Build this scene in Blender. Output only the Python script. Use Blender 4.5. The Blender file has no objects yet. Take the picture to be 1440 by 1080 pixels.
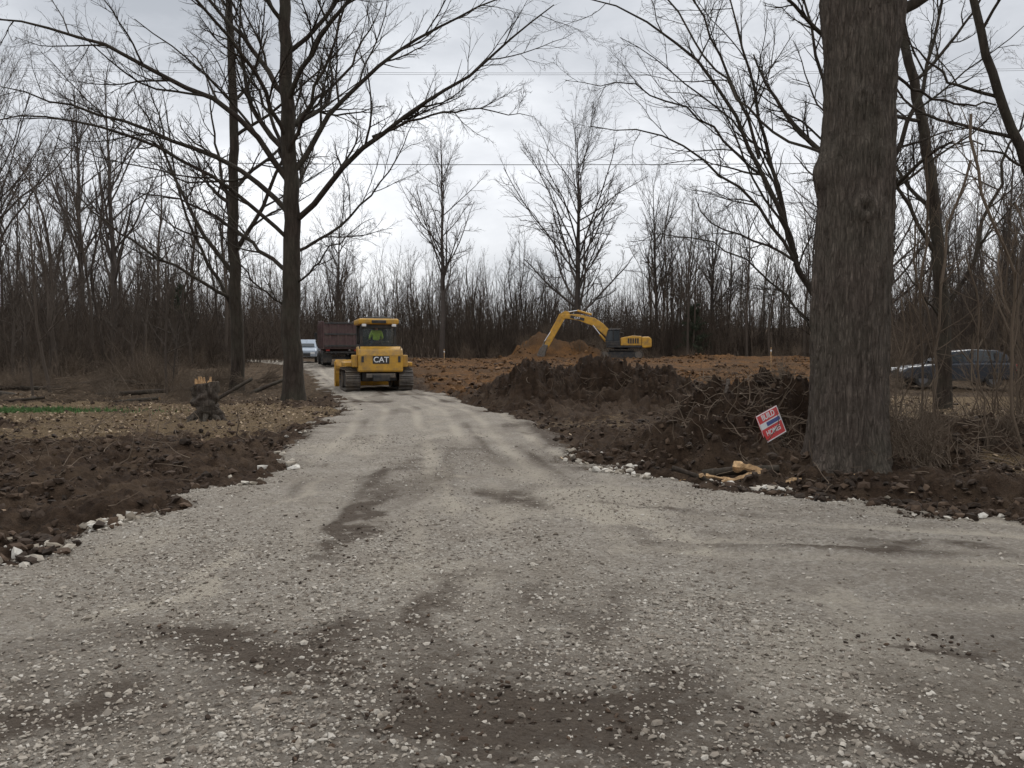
import bpy, bmesh, math, random
import numpy as np
from mathutils import Vector, Matrix
rng=np.random.default_rng(7); random.seed(7)
S=bpy.context.scene
S.view_settings.view_transform='Standard'; S.view_settings.look='None'; S.view_settings.exposure=0
R=math.radians
# ---------------------------------------------------------------- noise
_T=rng.random((256,256)).astype(np.float64)
def vn(x,y,s=0):
    x=np.asarray(x,float)+s*17.31; y=np.asarray(y,float)+s*9.77
    xi=np.floor(x).astype(int); yi=np.floor(y).astype(int); fx=x-xi; fy=y-yi
    fx=fx*fx*(3-2*fx); fy=fy*fy*(3-2*fy)
    a=_T[xi&255,yi&255]; b=_T[(xi+1)&255,yi&255]; c=_T[xi&255,(yi+1)&255]; d=_T[(xi+1)&255,(yi+1)&255]
    return (a*(1-fx)+b*fx)*(1-fy)+(c*(1-fx)+d*fx)*fy-0.5
def fbm(x,y,o=4,s=0):
    v=0;a=1.0
    c,sn=math.cos(.6),math.sin(.6)
    for i in range(o):
        v=v+a*vn(x,y,s+i*3.1); a*=.5
        x,y=(x*c-y*sn)*2.03,(x*sn+y*c)*2.03
    return v
def sst(a,b,x):
    t=np.clip((x-a)/(b-a),0,1); return t*t*(3-2*t)
def g2(x,y,cx,cy,rx,ry): return np.exp(-((x-cx)/rx)**2-((y-cy)/ry)**2)
# ---------------------------------------------------------------- mesh util
def mk(name,v,f,mat=None,smooth=True,col=None,parent=None,link=True):
    me=bpy.data.meshes.new(name); v=np.asarray(v,np.float32); f=np.asarray(f,np.int32)
    k=f.shape[1]; n=len(f)
    me.vertices.add(len(v)); me.vertices.foreach_set('co',v.ravel())
    me.loops.add(n*k); me.loops.foreach_set('vertex_index',f.ravel())
    me.polygons.add(n); me.polygons.foreach_set('loop_start',np.arange(0,n*k,k,dtype=np.int32))
    me.polygons.foreach_set('use_smooth',np.full(n,smooth))
    me.update(calc_edges=True)
    if col is not None:
        a=me.attributes.new('mask','FLOAT_COLOR','POINT'); a.data.foreach_set('color',np.asarray(col,np.float32).ravel())
    if mat: me.materials.append(mat)
    if not link: return me
    o=bpy.data.objects.new(name,me); S.collection.objects.link(o)
    if parent: o.parent=parent
    return o
def empty(name,loc=(0,0,0),rz=0,sc=1):
    e=bpy.data.objects.new(name,None); S.collection.objects.link(e); e.location=loc; e.rotation_euler=(0,0,rz); e.scale=(sc,)*3
    e.empty_display_size=.2; return e
# ---------------------------------------------------------------- materials
def nt(name):
    m=bpy.data.materials.new(name); m.use_nodes=True; t=m.node_tree; b=t.nodes['Principled BSDF']; return m,t,b
def noise(t,scale,vec=None,detail=5,rough=.55):
    n=t.nodes.new('ShaderNodeTexNoise'); n.inputs['Scale'].default_value=scale; n.inputs['Detail'].default_value=detail; n.inputs['Roughness'].default_value=rough
    if vec is not None: t.links.new(vec,n.inputs['Vector'])
    return n.outputs['Fac']
def ramp(t,fac,stops):
    r=t.nodes.new('ShaderNodeValToRGB'); e=r.color_ramp.elements
    while len(e)<len(stops): e.new(.5)
    for i,(p,c) in enumerate(stops):
        e[i].position=p; e[i].color=(c if len(c)==4 else (*c,1)) if hasattr(c,'__len__') else (c,c,c,1)
    t.links.new(fac,r.inputs['Fac']); return r.outputs['Color']
def mix(t,f,a,b,mode='MIX'):
    m=t.nodes.new('ShaderNodeMix'); m.data_type='RGBA'; m.blend_type=mode
    for s,val in ((m.inputs[0],f),(m.inputs[6],a),(m.inputs[7],b)):
        if isinstance(val,bpy.types.NodeSocket): t.links.new(val,s)
        elif isinstance(val,(int,float)): s.default_value=val
        else: s.default_value=(*val,1)
    return m.outputs[2]
def mth(t,op,a,b=0.0,clamp=False):
    m=t.nodes.new('ShaderNodeMath'); m.operation=op; m.use_clamp=clamp
    for s,val in ((m.inputs[0],a),(m.inputs[1],b)):
        if isinstance(val,bpy.types.NodeSocket): t.links.new(val,s)
        else: s.default_value=val
    return m.outputs[0]
def bump(t,b,h,st,dist):
    n=t.nodes.new('ShaderNodeBump'); n.inputs['Strength'].default_value=st; n.inputs['Distance'].default_value=dist
    t.links.new(h,n.inputs['Height']); t.links.new(n.outputs[0],b.inputs['Normal'])
def tc(t,kind='Object',scale=None):
    c=t.nodes.new('ShaderNodeTexCoord').outputs[kind]
    if scale:
        m=t.nodes.new('ShaderNodeMapping'); m.inputs['Scale'].default_value=scale; t.links.new(c,m.inputs['Vector']); c=m.outputs[0]
    return c
def attr(t,name='mask'):
    a=t.nodes.new('ShaderNodeAttribute'); a.attribute_name=name; s=t.nodes.new('ShaderNodeSeparateColor'); t.links.new(a.outputs['Color'],s.inputs[0]); return s.outputs,a.outputs
def simple(name,c,rough=.6,var=.25,sc=6,metal=0,bmp=0,dirt=None):
    m,t,b=nt(name); v=tc(t); n=noise(t,sc,v)
    lo=tuple(x*(1-var) for x in c); hi=tuple(min(1,x*(1+var)) for x in c)
    col=ramp(t,n,[(.3,lo),(.7,hi)])
    if dirt:
        n2=noise(t,2.3,v,8,.7); col=mix(t,ramp(t,n2,[(.45,0.0),(.66,.8)]),col,dirt)
    t.links.new(col,b.inputs['Base Color']); b.inputs['Roughness'].default_value=rough; b.inputs['Metallic'].default_value=metal
    if bmp: bump(t,b,noise(t,sc*4,v),bmp,.02)
    return m
def barkmat(name,c1,c2,sc=(9,9,1.6),bs=.8,bd=.03):
    m,t,b=nt(name); v=tc(t,'Object',sc); n=noise(t,1.0,v,9,.65)
    v2=tc(t); n2=noise(t,1.1,v2,4); n3=noise(t,30,v2,5,.7)
    vo=t.nodes.new('ShaderNodeTexVoronoi'); vo.feature='DISTANCE_TO_EDGE'; vo.inputs['Scale'].default_value=1.5
    mp=t.nodes.new('ShaderNodeVectorMath'); mp.operation='ADD'; t.links.new(v,mp.inputs[0])
    nn=t.nodes.new('ShaderNodeTexNoise'); nn.inputs['Scale'].default_value=1.2; nn.inputs['Detail'].default_value=6; t.links.new(v,nn.inputs['Vector']); t.links.new(nn.outputs['Color'],mp.inputs[1]); t.links.new(mp.outputs[0],vo.inputs['Vector'])
    cr=ramp(t,vo.outputs['Distance'],[(0,.35),(.25,1.0)])
    col=mix(t,ramp(t,n,[(.3,0.0),(.7,1.0)]),c1,c2); col=mix(t,.55,col,cr,'MULTIPLY'); col=mix(t,ramp(t,n3,[(.4,0.0),(.7,.5)]),col,c1)
    col=mix(t,ramp(t,n2,[(.4,0.0),(.75,.35)]),col,(.09,.09,.065))
    t.links.new(col,b.inputs['Base Color']); b.inputs['Roughness'].default_value=.95; b.inputs['Specular IOR Level'].default_value=.2
    h=mth(t,'ADD',mth(t,'MULTIPLY',cr,.5),mth(t,'ADD',n,mth(t,'MULTIPLY',n3,.3))); bump(t,b,h,bs,bd); return m
bark_big=barkmat('bark_big',(.058,.044,.035),(.18,.145,.118),(15,15,2.4),1.0,.055)
bark_dark=barkmat('bark_dark',(.026,.019,.014),(.072,.055,.043),(6,6,1.2),.7,.03)
def twigmat(name,c,var=.35):
    m,t,b=nt(name); oi=t.nodes.new('ShaderNodeObjectInfo'); n=noise(t,.8,tc(t))
    a=tuple(x*(1-var) for x in c); d=tuple(x*(1+var) for x in c)
    col=mix(t,oi.outputs['Random'],a,d); col=mix(t,ramp(t,n,[(.35,0.0),(.7,.6)]),col,tuple(x*1.5 for x in c))
    t.links.new(col,b.inputs['Base Color']); b.inputs['Roughness'].default_value=.95; b.inputs['Specular IOR Level'].default_value=.2; return m
bark_far=twigmat('bark_far',(.062,.049,.039)); bark_tall=twigmat('bark_tall',(.07,.058,.05)); twig_br=twigmat('twig_brush',(.10,.075,.054)); thick_m=twigmat('thicket_bark',(.066,.05,.038),.5)
yellow=simple('machine_yellow',(.54,.29,.03),.5,.15,3,dirt=(.2,.13,.065))
black=simple('black_paint',(.018,.018,.019),.5,.3,5,dirt=(.07,.055,.04))
steel=simple('worn_steel',(.13,.115,.1),.55,.4,8,.4,dirt=(.16,.12,.08))
rubber=simple('rubber',(.02,.019,.018),.8,.3,6,dirt=(.09,.07,.05))
glass=simple('dark_glass',(.03,.036,.04),.08,.2,2)
white=simple('white_paint',(.75,.75,.74),.35,.05,3)
maroon=simple('maroon_paint',(.075,.037,.035),.5,.3,3,dirt=(.1,.07,.055))
chrome=simple('chrome',(.6,.6,.6),.2,.1,3,.9)
rimm=simple('alloy_rim',(.15,.15,.155),.4,.1,3,.6)
redlamp=simple('red_lens',(.35,.02,.015),.3,.1,3)
carpaint=simple('dark_car_paint',(.035,.04,.05),.25,.08,2,.2); bluegrey=simple('silver_blue_paint',(.33,.37,.42),.3,.08,2,.3)
vest=simple('hi_vis_vest',(.45,.75,.08),.7,.15,8); skin=simple('skin',(.5,.3,.21),.6,.1,5); denim=simple('denim',(.05,.06,.09),.9,.2,9); hat=simple('hard_hat',(.75,.75,.7),.4,.05,4)
woodm=simple('split_wood',(.44,.28,.14),.85,.55,14,bmp=.8,dirt=(.16,.095,.05))
wire_m=simple('wire',(.05,.05,.053),.6,.1,2)
# ---------------------------------------------------------------- terrain
LE=[(-60,2.2),(-25,3.2),(-12,4.2),(-6.5,5.15),(-3.97,6.18),(-3.95,7.38),(-3.74,8.73),(-3.53,10.1),(-3.4,11.9),(-4.05,13.8),(-4.2,16.85),(-4.6,22.1),(-5.9,28),(-8.6,36.5),(-11.6,46),(-14.8,56),(-22,68),(-32,76)]
RE=[(-29,80),(-18.5,71),(-10.6,55),(-8,46),(-4.9,36.5),(-2.8,31.2),(-.85,23.8),(.41,18.5),(1.04,15.5),(1.09,12.9),(1.38,11),(2.2,10.3),(3.06,9.5),(4.17,8.35),(4.9,7.6),(8,6.6),(14,5.6),(26,4.6),(60,4)]
POLY=np.array(LE+RE+[(60,-8),(-60,-8)],float)
def road_sd(x,y):
    x=np.asarray(x,float);y=np.asarray(y,float)
    d=np.full(x.shape,1e9); ins=np.zeros(x.shape,bool); n=len(POLY)
    for i in range(n):
        ax,ay=POLY[i]; bx,by=POLY[(i+1)%n]; ex,ey=bx-ax,by-ay
        t=np.clip(((x-ax)*ex+(y-ay)*ey)/(ex*ex+ey*ey),0,1)
        d=np.minimum(d,np.hypot(x-ax-t*ex,y-ay-t*ey))
        if abs(ey)>1e-9:
            c=((ay>y)!=(by>y))&(x<ex*(y-ay)/ey+ax); ins^=c
    sd=np.where(ins,d,-d)
    return sd+ (fbm(x*1.3,y*1.3,3,5)*.6+fbm(x*5,y*5,3,6)*.3)*np.clip(y/9,.5,1.2)
def H0(x,y):
    r=np.hypot(x,y)
    z=.031*np.clip(y-34,0,None); z=1.0*np.tanh(z/1.0*1.15)
    z=z+8*sst(110,260,r)+.06*fbm(x/9,y/9,3,1)*sst(10,25,r)
    return z
def mounds(x,y):
    wx=x+1.1*fbm(x*.8,y*.8,4,20); wy=y+1.1*fbm(x*.8,y*.8,4,23)
    dark=1.1*g2(wx,wy,.5,24.5,1.3,2.2)+1.3*g2(wx,wy,3.3,24.5,2.0,2.4)+.4*g2(wx,wy,5.4,23.5,1.2,1.5)+.3*g2(wx,wy,-1,27,1.3,2.5)
    dark=dark+.85*g2(wx,wy,4.5,14.4,1.4,1.5)+.45*g2(wx,wy,3.0,12.9,.9,1.0)+.25*g2(wx,wy,6,14,2,1.6)+.5*g2(wx,wy,7.4,13.0,1.1,1.0)+.16*g2(wx,wy,4.7,11,1.2,.8)
    dark=dark+.13*np.exp(-((y-(9.9-.33*(x-3)))/.35)**2)*sst(3,4.5,x)*(x<14)
    org=2.3*g2(wx,wy,2.8,84,2.3,4)+1.6*g2(wx,wy,6.8,83,3.0,3)+.5*g2(wx,wy,20,79,5,1.4)+.4*g2(wx,wy,28,80,3,1.4)+.25*g2(wx,wy,13,70.5,6,1.0)+.18*g2(wx,wy,17,52,7,.8)+.12*g2(wx,wy,12,40,6,.7)+.15*g2(wx,wy,-1.5,66,4,1.0)
    return dark,org
def zones(x,y):
    q=fbm(x/2.5,y/2.5,4,31)
    orange=sst(25,31,y+6*q)*sst(-.12,-.04,(x-3)/np.maximum(y,1)+q*.03+.11)*sst(.47,.40,x/np.maximum(y,1)+.04*q)*sst(96,90,y)
    leaf=sst(14.5,18.5,y+5*q)*sst(27,23,y+3*q)*sst(-4.3,-5.6,x+q)
    leaf=np.maximum(leaf,.75*sst(6.5,7.5,x+q)*sst(6,10,y)*(y<30))
    grass=g2(x,y,-14.5,22.2,3.0,.6)
    forest=np.maximum(sst(24,28,y+2*q)*sst(-6,-8,x),np.maximum(sst(86,92,y),sst(.46,.5,x/np.maximum(y,1))*(y>14)))
    return orange,leaf,grass,forest
def ground_h(x,y,sd=None):
    if sd is None: sd=road_sd(x,y)
    r=np.hypot(x,y); off=sst(.15,-.5,sd)
    o,l,g,f=zones(x,y); dk,og=mounds(x,y)
    mud=np.clip(1-.6*l-.4*f-.25*o,0.1,1)*sst(100,75,r)
    rid=1-2*np.abs(fbm(x*1.7,y*1.7,3,11)); rid2=1-2*np.abs(fbm(x*4.5,y*4.5,3,13))
    lum=.18*fbm(x*.9,y*.9,3,12)+.13*(rid-.6)+.06*(rid2-.6)+.13*fbm(x*4.3,y*4.3,3,14)+.06*fbm(x*13,y*13,3,15)
    path=g2(x,y,2.3,18.2,3.0,1.3)
    lum=lum*(1-.6*path)
    rough=(1+1.9*np.clip(dk,0,1)); 
    z=H0(x,y)+off*(mud*lum*rough+dk*1.0+.02)+og+og*.3*fbm(x*.9,y*.9,5,18)*off-.10*sst(-.05,.5,sd)
    return z
def centre(y): return np.interp(y,[3,10,16,22,28,36,46,56],[-.3,-.9,-1.6,-2.4,-4.2,-6.6,-9.8,-12.7])
def lanes(x,y):
    a=0;b_=0
    for i,off in enumerate((-1.75,-1.1,-.2,.55,1.25,1.95)):
        d=x-centre(y)-off*np.interp(y,[4,14,24],[1.25,1,1])-.25*fbm(y*.25,y*0+i,2,60+i)
        a=a+np.exp(-(d/.14)**2)*sst(4.5,8,y)*(.55+fbm(x*1.5,y*.4,3,61+i))
        b_=b_+np.exp(-((d-.28)/.09)**2)*sst(4,8,y)*(.35+fbm(x*1.2,y*.35,3,71+i))
    for i,(x0,y0,k) in enumerate(((.4,9.6,.55),(.2,8.8,.5),(1.0,7.2,.33),(1.0,6.7,.3),(1.5,5.3,.2))):
        yy=y0-k*np.clip(x-x0,0,99)+.10*np.clip(x-x0,0,99)**1.6*.4; d=y-yy-.2*fbm(x*.4,x*0+i,2,80+i)
        m=sst(x0-1.0,x0+1.2,x)
        a=a+np.exp(-(d/.13)**2)*m*(.5+fbm(x*.5,y*1.5,3,85+i)); b_=b_+np.exp(-((d-.26)/.09)**2)*m*(.45+fbm(x*.4,y*1.2,3,88+i))
    return np.clip(a,0,1),np.clip(b_,0,1)
def blob(x,y,cx,cy,rx,ry,rot=0):
    c,s=math.cos(rot),math.sin(rot); dx=x-cx; dy=y-cy; return np.exp(-((dx*c+dy*s)/rx)**2-((-dx*s+dy*c)/ry)**2)
def mudf(x,y):
    w=fbm(x*1.8,y*1.8,4,51)*.6; w2=fbm(x*1.8,y*1.8,4,53)*.6; ax=x+w; ay=y+w2
    m=1.15*blob(ax,ay,.0,3.4,.6,.42)+1.0*blob(ax,ay,-1.5,4.5,.9,.36,.2)+1.1*blob(ax,ay,-1.5,7.4,.13,1.5,.08)+1.0*blob(ax,ay,.0,8.9,.3,.6)+.9*blob(ax,ay,2.35,4.5,.26,.08)+.9*blob(ax,ay,1.9,3.25,.9,.18)+.8*blob(ax,ay,-.45,5.3,.16,1.1,.1)+.8*blob(ax,ay,-2.2,3.5,.8,.3)+.7*blob(ax,ay,.55,5.2,.25,.9)+.55*blob(ax,ay,3.2,6.6,1.4,.14,-.1)+.5*blob(ax,ay,-1.6,12,.16,2.2)+.6*blob(ax,ay,.9,3.8,.5,.3)+.5*blob(ax,ay,1.8,8.2,.9,.12,-.3)+.5*blob(ax,ay,-.9,4.1,.5,.5)
    return m*(.82+.18*np.sin((y+.15*x+.05*w)*46)*sst(11,8,y)*sst(-.1,.3,fbm(x*.9,y*.9,2,57)+.15))
def road_h(x,y,sd):
    a,b_=lanes(x,y)
    rut=.035*fbm(x*1.1,y*.35,3,41)+.018*fbm(x*5,y*3,3,42)+.012*fbm(x*22,y*22,2,43)*sst(30,10,y)-.022*a+.02*b_
    rut=rut+.006*a*np.sin(y*44+6*x)*sst(20,9,y)+.006*np.clip(mudf(x,y),0,1)*np.sin((y+.15*x)*46)*sst(11,8,y)*sst(-.1,.3,fbm(x*.9,y*.9,2,57)+.15)
    return H0(x,y)+rut+.05*sst(-.25,.35,sd)-.16*sst(-.05,-.45,sd)+.03*fbm(x*9,y*9,2,44)*sst(.6,0,sd)
ang=np.concatenate([np.linspace(-180,-42,40)[:-1],np.linspace(-42,42,760),np.linspace(42,180,40)[1:]])*math.pi/180
rad=np.concatenate([np.geomspace(.3,2.4,12)[:-1],np.geomspace(2.4,62,520)[:-1],np.geomspace(62,130,90)[:-1],np.geomspace(130,900,20)])
A,RR=np.meshgrid(ang,rad); GX=(RR*np.sin(A)); GY=(RR*np.cos(A)); nr,nc=GX.shape
GX=GX.ravel();GY=GY.ravel(); SD=road_sd(GX,GY); GZ=ground_h(GX,GY,SD)
ii=np.arange(nr*nc).reshape(nr,nc)
F=np.stack([ii[:-1,:-1],ii[:-1,1:],ii[1:,1:],ii[1:,:-1]],-1).reshape(-1,4)[:, ::-1]
o_,l_,g_,f_=zones(GX,GY); dk_,og_=mounds(GX,GY)
o_=np.clip(o_+np.clip(og_,0,1),0,1)*(1-np.clip(dk_*2,0,1)); 
light=np.clip(g2(GX,GY,2.3,18.2,3.2,1.6)+.6*g2(GX,GY,-5,13,2,1.5)+.9*np.clip(fbm(GX*.7,GY*.7,4,33),0,1),0,1)*(GY<30)
l_=l_*(1-np.clip(dk_*3,0,1)); light=light*(1-np.clip(dk_*1.5,0,.9))
f_=f_-np.clip(dk_*1.2,0,1)
gm,t,b=nt('ground_soil'); sp,ao=attr(t); v=tc(t)
n1=noise(t,.9,v,8,.65); n2=noise(t,7,v,8,.7); n3=noise(t,45,v,4,.7); n4=noise(t,.25,v,6,.6)
soil=mix(t,ramp(t,n2,[(.3,0.0),(.72,1.0)]),(.019,.012,.008),(.080,.052,.034))
soil=mix(t,ramp(t,n1,[(.45,0.0),(.68,.7)]),soil,(.12,.083,.055))
soil=mix(t,mth(t,'MULTIPLY',ao['Alpha'],-.8,True),soil,mix(t,ramp(t,n2,[(.3,0.0),(.72,1.0)]),(.012,.0075,.005),(.048,.029,.018)))
orc=mix(t,ramp(t,n2,[(.3,0.0),(.7,1.0)]),(.062,.030,.011),(.185,.09,.032))
orc=mix(t,ramp(t,n1,[(.42,0.0),(.62,.7)]),orc,(.055,.031,.016)); orc=mix(t,ramp(t,n4,[(.47,0.0),(.58,.7)]),orc,(.065,.038,.02))
lc=mix(t,ramp(t,n3,[(.35,0.0),(.65,1.0)]),(.06,.04,.025),(.23,.165,.095))
fc=mix(t,ramp(t,n2,[(.35,0.0),(.65,1.0)]),(.035,.024,.016),(.115,.08,.05))
gc=mix(t,ramp(t,n3,[(.35,0.0),(.65,1.0)]),(.03,.06,.012),(.09,.14,.03))
def mk_m(s,am=1.1): 
    q=mth(t,'ADD',s,mth(t,'MULTIPLY',mth(t,'SUBTRACT',n2,.5),am)); return ramp(t,q,[(.35,0.0),(.6,1.0)])
c=mix(t,mk_m(ao['Alpha'],.5),soil,fc); c=mix(t,mk_m(sp[0],.8),c,orc); c=mix(t,mk_m(sp[1],1.4),c,lc); c=mix(t,mk_m(sp[2],1.2),c,gc)
t.links.new(c,b.inputs['Base Color']); b.inputs['Roughness'].default_value=.95; b.inputs['Specular IOR Level'].default_value=.1
bump(t,b,mth(t,'ADD',n2,mth(t,'MULTIPLY',n3,.35)),1.0,.11)
ground=mk('ground',np.stack([GX,GY,GZ],1),F,gm,True,np.stack([o_,l_+light*.42,g_,f_],1))
# road
keep=(SD>-.6)&(np.hypot(GX,GY)<110); fk=keep[F].all(1); used=np.zeros(len(GX),bool); used[F[fk]]=True; mp=np.cumsum(used)-1
rx,ry,rs=GX[used],GY[used],SD[used]
ax=rx+fbm(rx*1.8,ry*1.8,4,51)*.55; ay=ry+fbm(rx*1.8,ry*1.8,4,53)*.55
la,lb_=lanes(rx,ry)
mudm=mudf(rx,ry)+.5*lb_+.32*sst(.05,.4,fbm(rx*.9,ry*.45,5,55))+.4*sst(.5,-.05,rs)*(ry<60)+.42*sst(.05,.35,fbm(rx*.8+.1*ry,ry*.2,4,58))*sst(7,13,ry)+.25*sst(5.5,3.5,ry)
fine=1.0*blob(ax,ay,-2.25,5.6,.18,1.1,-.12)+.7*blob(ax,ay,1.1,7.7,.22,.9,.5)+.7*blob(ax,ay,-.9,10.5,.15,2.5,.1)+.6*blob(ax,ay,.15,10.8,.5,1.2,.5)+.6*blob(ax,ay,2.2,6.7,1.6,.12,-.15)+.6*blob(ax,ay,-2.4,9.5,.15,2,.0)+.5*sst(.1,.4,fbm(rx*.7,ry*.4,4,59))
rmask=np.stack([np.clip(mudm,0,1.2),np.clip(fine,0,1),la,np.clip(rs,0,1)],1)
rm,t,b=nt('gravel_surface'); sp,ao=attr(t); v=tc(t)
n1=noise(t,1.3,v,8,.65); n2=noise(t,14,v,8,.75); n3=noise(t,70,v,4,.7)
vo=t.nodes.new('ShaderNodeTexVoronoi'); vo.inputs['Scale'].default_value=42; t.links.new(v,vo.inputs['Vector'])
vs=t.nodes.new('ShaderNodeSeparateColor'); t.links.new(vo.outputs['Color'],vs.inputs[0])
base=mix(t,ramp(t,n2,[(.3,0.0),(.7,1.0)]),(.155,.131,.106),(.37,.33,.275))
base=mix(t,ramp(t,vs.outputs[0],[(.45,0.0),(1.0,.6)]),base,(.47,.435,.38))
base=mix(t,ramp(t,n1,[(.4,.0),(.68,.55)]),base,(.185,.153,.118))
fn=mix(t,n3,(.32,.28,.222),(.46,.41,.335))
tr=ramp(t,mth(t,'MULTIPLY',sp[2],n2),[(.08,0.0),(.45,.85)]); base=mix(t,tr,base,fn)
base=mix(t,ramp(t,mth(t,'ADD',sp[1],mth(t,'MULTIPLY',mth(t,'SUBTRACT',n2,.5),.8)),[(.3,0.0),(.7,.85)]),base,fn)
md=mix(t,n2,(.03,.021,.015),(.12,.09,.066))
base=mix(t,ramp(t,mth(t,'ADD',sp[0],mth(t,'MULTIPLY',mth(t,'SUBTRACT',n2,.5),1.3)),[(.25,0.0),(.8,.92)]),base,md)
t.links.new(base,b.inputs['Base Color']); b.inputs['Roughness'].default_value=.95; b.inputs['Specular IOR Level'].default_value=.2
bump(t,b,mth(t,'ADD',mth(t,'ADD',n2,mth(t,'MULTIPLY',n3,.4)),mth(t,'MULTIPLY',vo.outputs['Distance'],-.6)),1.0,.045)
mk('gravel_road',np.stack([rx,ry,road_h(rx,ry,rs)],1),mp[F[fk]],rm,True,rmask)
def gz(x,y):
    x=np.atleast_1d(np.asarray(x,float)); y=np.atleast_1d(np.asarray(y,float)); s=road_sd(x,y)
    g=ground_h(x,y,s); return np.where(s>-.3,np.maximum(g,road_h(x,y,s)),g)
def gz1(x,y): return float(gz(x,y)[0])
# ---------------------------------------------------------------- stones
bm=bmesh.new(); bmesh.ops.create_icosphere(bm,subdivisions=1,radius=1); bm.verts.ensure_lookup_table()
IV=np.array([v.co[:] for v in bm.verts]); IF=np.array([[v.index for v in f.verts] for f in bm.faces]); bm.free()
def rocks(name,x,y,size,mat,sink=.25,flat=.65,colv=None,smooth=False,jit=.35):
    n=len(x); z=gz(x,y); V=IV[None]*(1+jit*(rng.random((n,len(IV),1))-.5)*2)
    V=V*np.stack([rng.uniform(.7,1.35,n),rng.uniform(.55,1.0,n),rng.uniform(.6,1.1,n)*flat],1)[:,None]
    a=rng.uniform(0,6.28,n); e=rng.uniform(-.6,.6,n); ca,sa,ce,se=np.cos(a),np.sin(a),np.cos(e),np.sin(e)
    M=np.zeros((n,3,3)); M[:,0,0]=ca; M[:,0,1]=-sa*ce; M[:,0,2]=sa*se; M[:,1,0]=sa; M[:,1,1]=ca*ce; M[:,1,2]=-ca*se; M[:,2,1]=se; M[:,2,2]=ce
    V=np.einsum('nij,nkj->nki',M,V)*size[:,None,None]
    V=V+np.stack([x,y,z+size*(flat-sink)*.6],1)[:,None]
    Fq=IF[None]+(np.arange(n)*len(IV))[:,None,None]
    if colv is None: colv=rng.random(n)
    C=np.repeat(np.stack([colv,rng.random(n),np.zeros(n),np.ones(n)],1),len(IV),0)
    return mk(name,V.reshape(-1,3),Fq.reshape(-1,3),mat,smooth,C)
def stonemat(name,stops,dc=(.2,.16,.12)):
    m,t,b=nt(name); sp,ao=attr(t); c=ramp(t,sp[0],stops); n=noise(t,30,tc(t),4)
    c=mix(t,ramp(t,n,[(.35,.0),(.7,.5)]),c,dc); t.links.new(c,b.inputs['Base Color']); b.inputs['Roughness'].default_value=.9; b.inputs['Specular IOR Level'].default_value=.25; return m
gst=stonemat('limestone_gravel',[(0,(.10,.083,.068)),(.35,(.23,.2,.165)),(.75,(.35,.315,.265)),(1,(.49,.455,.40))])
wst=stonemat('limestone_edge',[(0,(.2,.17,.13)),(.5,(.4,.36,.30)),(1,(.62,.59,.53))])
cst=stonemat('soil_clods',[(0,(.013,.0085,.0055)),(.6,(.042,.027,.018)),(1,(.09,.058,.037))],(.06,.04,.026))
ocs=stonemat('field_clods',[(0,(.02,.012,.007)),(.6,(.09,.045,.018)),(1,(.19,.10,.04))],(.07,.04,.02))
n=110000; r=2.6*np.exp(rng.random(n)**1.1*math.log(16/2.6)); a=rng.uniform(-.66,.66,n); x=r*np.sin(a); y=r*np.cos(a); sd=road_sd(x,y)
dn=fbm(x*.8,y*.5,4,71)+.45; la,lb_=lanes(x,y); mm=np.clip(mudf(x,y),0,1)
k=(sd>-.05)&(rng.random(n)<np.clip(dn*1.3,.08,1)*(1-.7*la)*(1-.85*mm)); x,y,r=x[k],y[k],r[k]
s=.0035+.0095*rng.random(len(x))**2.2+.010*(rng.random(len(x))<.05)+ .0003*r
rocks('gravel',x,y,s,gst,jit=.45)
n=7000; L=rng.random(n); j=rng.choice([3,4,5,6,7,8,9,10,25,26,27,28,29,30,31,32,33],n); j=np.clip(j,0,len(POLY)-2)
p=POLY[j]*(1-L[:,None])+POLY[j+1]*L[:,None]+rng.normal(0,.28,(n,2)); x,y=p[:,0],p[:,1]; sd=road_sd(x,y)
pr=np.where((x<0)&(y<9),.6,np.where((x>.8)&(y>9)&(y<14.5),.55,.08))*np.clip(.6+2.5*fbm(x*1.5,y*1.5,3,77),0,1.4)
k=(sd>-.3)&(sd<.15)&(rng.random(n)<pr); x,y=x[k],y[k]
rocks('edge_stones',x,y,.012+.065*rng.random(len(x))**3,wst,flat=.7,jit=.5)
n=60000; r=4.5*np.exp(rng.random(n)*math.log(30/4.5)); a=rng.uniform(-.66,.66,n); x=r*np.sin(a); y=r*np.cos(a); sd=road_sd(x,y); o,l,g,f=zones(x,y)
k=(sd<.08)&(rng.random(n)<(1-.8*np.clip(l+f+o*.6,0,1)))&(rng.random(n)<np.clip(.6+2.4*fbm(x*.9,y*.9,3,80),.05,1)); x,y,r=x[k],y[k],r[k]
rocks('soil_clods',x,y,.009+.06*rng.random(len(x))**4+.0004*r,cst,flat=.8,jit=.5)
n=14000; y=rng.uniform(28,88,n); x=rng.uniform(-.15,.42,n)*y; o,l,g,f=zones(x,y); k=(o>.4)&(road_sd(x,y)<-.3)&(rng.random(n)<np.clip(.4+2.5*fbm(x*.25,y*.25,4,81),.03,1)); x,y=x[k],y[k]
rocks('field_clods',x,y,.03+.16*rng.random(len(x))**3,ocs,flat=.8,jit=.5)
x=np.concatenate([rng.normal(-.05,.6,500),rng.normal(-1.5,.7,200),rng.normal(-1.5,.2,150),rng.normal(2.3,.3,90)]); y=np.concatenate([rng.normal(3.6,.4,500),rng.normal(4.5,.4,200),rng.normal(7.4,1.3,150),rng.normal(4.45,.1,90)]); rocks('mud_crumbs',x,y,.004+.016*rng.random(len(x))**3,cst,jit=.5)
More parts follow.
